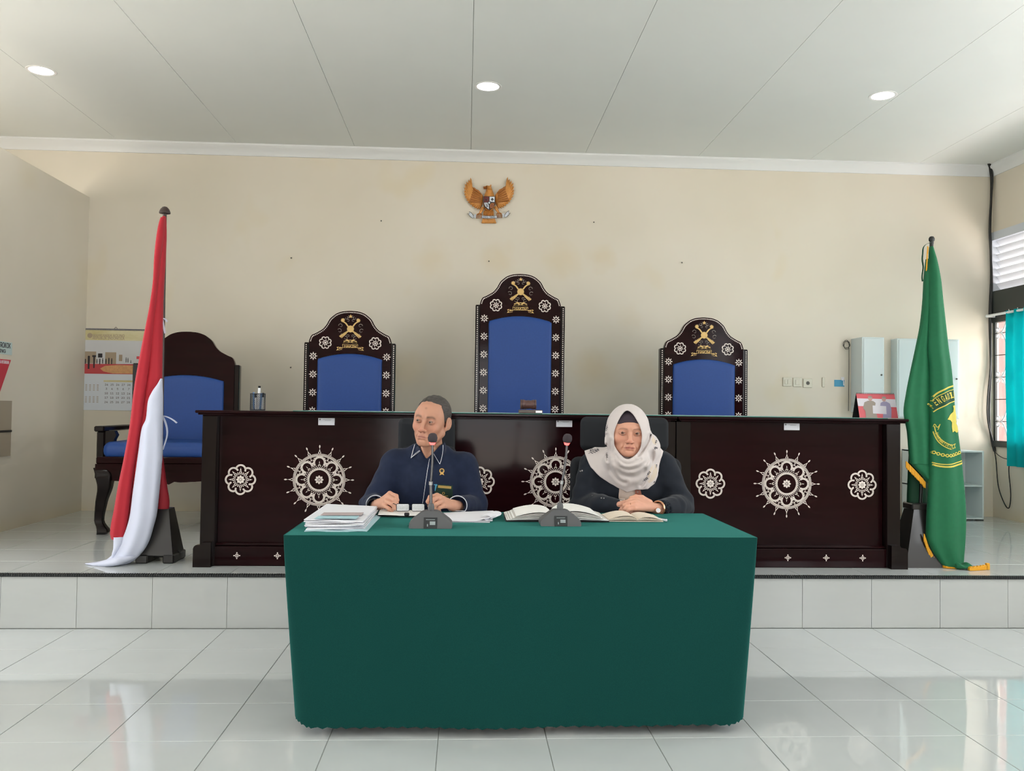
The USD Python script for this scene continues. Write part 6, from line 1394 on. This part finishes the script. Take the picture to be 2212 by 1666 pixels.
# ---------------------------------------------------------------- eagle emblem on the wall
mat('eagle_gold', (206, 142, 72), rough=.42, metal=.15, vary=(30., .12)); mat('eagle_deep', (168, 104, 46), rough=.45, metal=.15); mat('shield_black', (24, 16, 16), rough=.4); mat('shield_maroon', (104, 36, 34), rough=.45); mat('shield_brown', (138, 74, 40), rough=.45)
def garuda():
    t = thing('eagle_emblem', 'gilded eagle national emblem with shield and ribbon on the back wall', 'emblem'); k = 160/1904.
    U = lambda x, y: (980+x*k, 360+y*k); yb = YB-.012
    def W(x, y, dy=0): q = pt(*U(x, y), YB-.03); return np.array([q[0], yb-dy, q[2]])
    def plate(pts, y0, y1, m, nm, par=t, sm=False):
        q = np.array([W(x, y) for x, y in pts]); obj(nm, prism([(a[0], a[2]) for a in q], yb-y1, yb-y0), m, par, smooth=sm)
    def dome(pts, h, c=None, steps=(0, .03, .08, .16, .3, .5, .75, 1)):
        P = Polygon([(W(x, y)[0], W(x, y)[2]) for x, y in pts]).buffer(0); n = 110; r = P.exterior
        b = np.array([r.interpolate(i/n, normalized=True).coords[0] for i in range(n)]); cc = np.array(P.representative_point().coords[0]) if c is None else W(*c)[[0, 2]]
        return loft([np.column_stack([(cc+(b-cc)*(1-s))[:, 0], np.full(n, yb-h*math.sqrt(1-(1-s)**2)), (cc+(b-cc)*(1-s))[:, 1]]) for s in [x*.97 for x in steps]])
    for s in (0, 1):
        mx = (lambda x, y: (x, y)) if s == 0 else (lambda x, y: (1816-x+6, y-20))
        wing = [mx(*p) for p in ((435, 290), (412, 330), (425, 400), (470, 470), (560, 545), (650, 575), (700, 640), (770, 730), (765, 900), (745, 990), (700, 1060), (640, 1085), (560, 1060), (480, 1010), (410, 940), (340, 850), (290, 740), (272, 620), (290, 470), (330, 390), (385, 340))]
        c0 = np.array(mx(560, 800)); wing = [tuple(c0+(np.array(p)-c0)*.93) for p in wing]
        obj('wing', dome(wing, .030, mx(520, 760)), 'eagle_gold', t, smooth=50)
        tips = [((435, 290), (470, 600)), ((385, 340), (440, 640)), ((335, 385), (410, 680)), ((292, 440), (400, 720)), ((274, 530), (395, 760)), ((270, 620), (400, 800)), ((278, 700), (420, 830)), ((300, 780), (450, 860)), ((335, 850), (480, 890)), ((375, 915), (520, 915)), ((425, 965), (550, 935)), ((480, 1015), (590, 955)), ((540, 1058), (630, 965)), ((600, 1085), (660, 970)), ((655, 1088), (690, 975))]
        for a, b in tips:
            a, b = np.array(mx(*a), float), np.array(mx(*b), float); d = (a-b)/np.linalg.norm(a-b); a = a+d*8; nn = np.array([-d[1], d[0]]); L = np.linalg.norm(a-b)
            P = [b+nn*16, b+d*L*.5+nn*27, b+d*L*.85+nn*18, a+d*8, b+d*L*.85-nn*18, b+d*L*.5-nn*27, b-nn*16]
            m = dome(P, .012, tuple(b+d*L*.5)); v = m.vertices; v[:, 1] -= .010*(1-np.clip(np.abs(v[:, 1]-yb)/.012, 0, 1)*0); obj('feather', m, 'eagle_gold', t, smooth=50)
        for j in range(7):
            f = j/6.; a = np.array(mx(520-110*f, 560+330*f)); b = np.array(mx(700-20*f, 700+230*f)); q = CubicSpline([0, .5, 1], np.array([W(*a, .026), W(*(a*.5+b*.5+[0, 12]), .031), W(*b, .022)]))(np.linspace(0, 1, 10)); obj('covert', tube(q, np.linspace(.008, .004, 10), 6), 'eagle_deep', t, smooth=60)
        leg = [W(*mx(745, 1060), .02), W(*mx(705, 1150), .03), W(*mx(660, 1225), .035)]; obj('leg', tube(CubicSpline([0, 1, 2], np.array(leg))(np.linspace(0, 2, 10)), np.linspace(.016, .008, 10), 8), 'eagle_gold', t)
        for j in range(4):
            x = 600+j*38; q = [W(*mx(650+j*6, 1225), .035), W(*mx(x, 1255), .045), W(*mx(x-14, 1310), .045), W(*mx(x-6, 1352), .035)]; obj('talon', tube(CubicSpline(np.arange(4), np.array(q))(np.linspace(0, 3, 10)), np.linspace(.0055, .0025, 10), 6), 'eagle_deep', t)
        plate([mx(*p) for p in ((400, 1150), (455, 1185), (515, 1265), (500, 1325), (440, 1290), (365, 1205), (400, 1212))], .004, .008, 'cal_white', 'ribbon_tail')
        plate([mx(*p) for p in ((520, 1225), (590, 1225), (585, 1300), (545, 1330), (515, 1290))], .006, .012, 'cal_white', 'ribbon_fold')
        ol = [W(*mx(*p), .009) for p in ((400, 1150), (455, 1185), (515, 1265), (500, 1328), (440, 1290), (365, 1205), (415, 1212), (400, 1150))]; obj('ribbon_edge', tube(ol, .0018, 5), 'print_dark', t)
    obj('body', dome([(850, 490), (905, 480), (965, 485), (985, 560), (1020, 650), (1060, 760), (1070, 950), (1010, 1110), (910, 1150), (800, 1110), (755, 950), (790, 720), (820, 640), (845, 570)], .05, (910, 800)), 'eagle_gold', t, smooth=50)
    obj('head', dome([(845, 480), (880, 490), (960, 490), (972, 500), (965, 540), (985, 590), (940, 640), (870, 620), (850, 575), (835, 540)], .062, (905, 555)), 'eagle_gold', t, smooth=50)
    obj('beak', dome([(850, 490), (800, 520), (755, 520), (775, 550), (765, 565), (850, 580)], .05, (815, 540)), 'eagle_deep', t)
    obj('crest', tube([W(935, 490, .03), W(955, 492, .03), W(972, 480, .028)], [.008, .006, .002], 6), 'eagle_gold', t)
    obj('tail', [dome([(770+28*j, 1120), (800+28*j, 1120), (805+28*j+(j-4)*8, 1400), (820+28*j+(j-4)*14, 1440), (795+28*j+(j-4)*14, 1455), (770+28*j+(j-4)*14, 1440), (765+28*j+(j-4)*8, 1400)], .02) for j in range(9)], 'eagle_gold', t, smooth=50)
    sh = [(765, 795), (1060, 795), (1058, 980), (1030, 1060), (915, 1145), (800, 1065), (765, 980)]
    plate(sh, .04, .062, 'shield_black', 'shield')
    plate([(778, 808), (902, 808), (902, 950), (778, 950)], .06, .064, 'shield_maroon', 'shield_quarter'); plate([(920, 808), (1048, 808), (1048, 940), (920, 940)], .06, .064, 'cal_white', 'shield_quarter')
    plate([(780, 958), (860, 958), (902, 1010), (902, 1128), (815, 1058), (788, 1000)], .06, .064, 'cal_white', 'shield_quarter'); plate([(960, 965), (1046, 965), (1040, 1000), (1015, 1060), (928, 1120), (928, 1010)], .06, .064, 'shield_brown', 'shield_quarter')
    plate([(875, 930), (950, 930), (962, 965), (940, 1000), (912, 1018), (884, 1000), (865, 965)], .063, .067, 'shield_black', 'shield_center')
    q = [star5(np.array([910., 965.]), 38)]; obj('star', [prism([(W(x, y)[0], W(x, y)[2]) for x, y in tr], yb-.07, yb-.067) for tr in star5(np.array([910., 965.]), 38, a0=-PI/2)], 'cal_white', t, smooth=False)
    plate([(990, 838), (1030, 880), (1015, 890), (1000, 880), (1000, 918), (980, 918), (980, 880), (965, 892), (948, 882)], .064, .067, 'print_dark', 'shield_tree'); plate([(800, 855), (830, 880), (855, 860), (850, 890), (835, 920), (812, 895)], .064, .067, 'shield_black', 'shield_bull')
    for j in range(3): plate([(805+22*j, 975+6*j), (815+22*j, 978+6*j), (860+14*j, 1075-5*j), (850+14*j, 1080-5*j)], .064, .066, 'print_grey', 'shield_rice')
    obj('shield_chain', tube([W(950+45*math.cos(a)+30, 1035+55*math.sin(a), .066) for a in np.linspace(0, 2*PI, 20)], .0018, 5), 'eagle_gold', t)
    n = 20; xs = np.linspace(690, 1170, n); f = lambda x: 1268+26*math.sin((x-690)/480*PI); g = [np.array([W(x, f(x)-2, .03+.02*math.sin((x-690)/480*PI)), W(x, f(x)+62, .03+.02*math.sin((x-690)/480*PI))]) for x in xs]
    rb = obj('ribbon', sheet(np.array(g), -.002), 'cal_white', t, smooth=40)
    for dy in (0, 62): obj('ribbon_edge', tube([W(x, f(x)+dy-2, .033+.02*math.sin((x-690)/480*PI)) for x in xs], .0018, 5), 'print_grey', t)
    L = []; word = 'BHINNEKA TUNGGAL IKA'
    for i, ch in enumerate(word):
        if ch == ' ': continue
        x = 706+i*23.3; m = meshkit.text_mesh(ch, 40*k/FPX*YB*.98, .001, True); w_ = max(m.vertices[:, 0].max(), .003); c_ = W(x, f(x)+48, .033+.02*math.sin((x-690)/480*PI)); sx = min(1, 17*k/FPX*YB/w_)
        L.append(trimesh.Trimesh(np.stack([m.vertices[:, 0]*sx+c_[0], c_[1]-m.vertices[:, 2], m.vertices[:, 1]+c_[2]], 1), m.faces, process=False))
    obj('motto', L, 'print_dark', rb, smooth=False)
garuda()
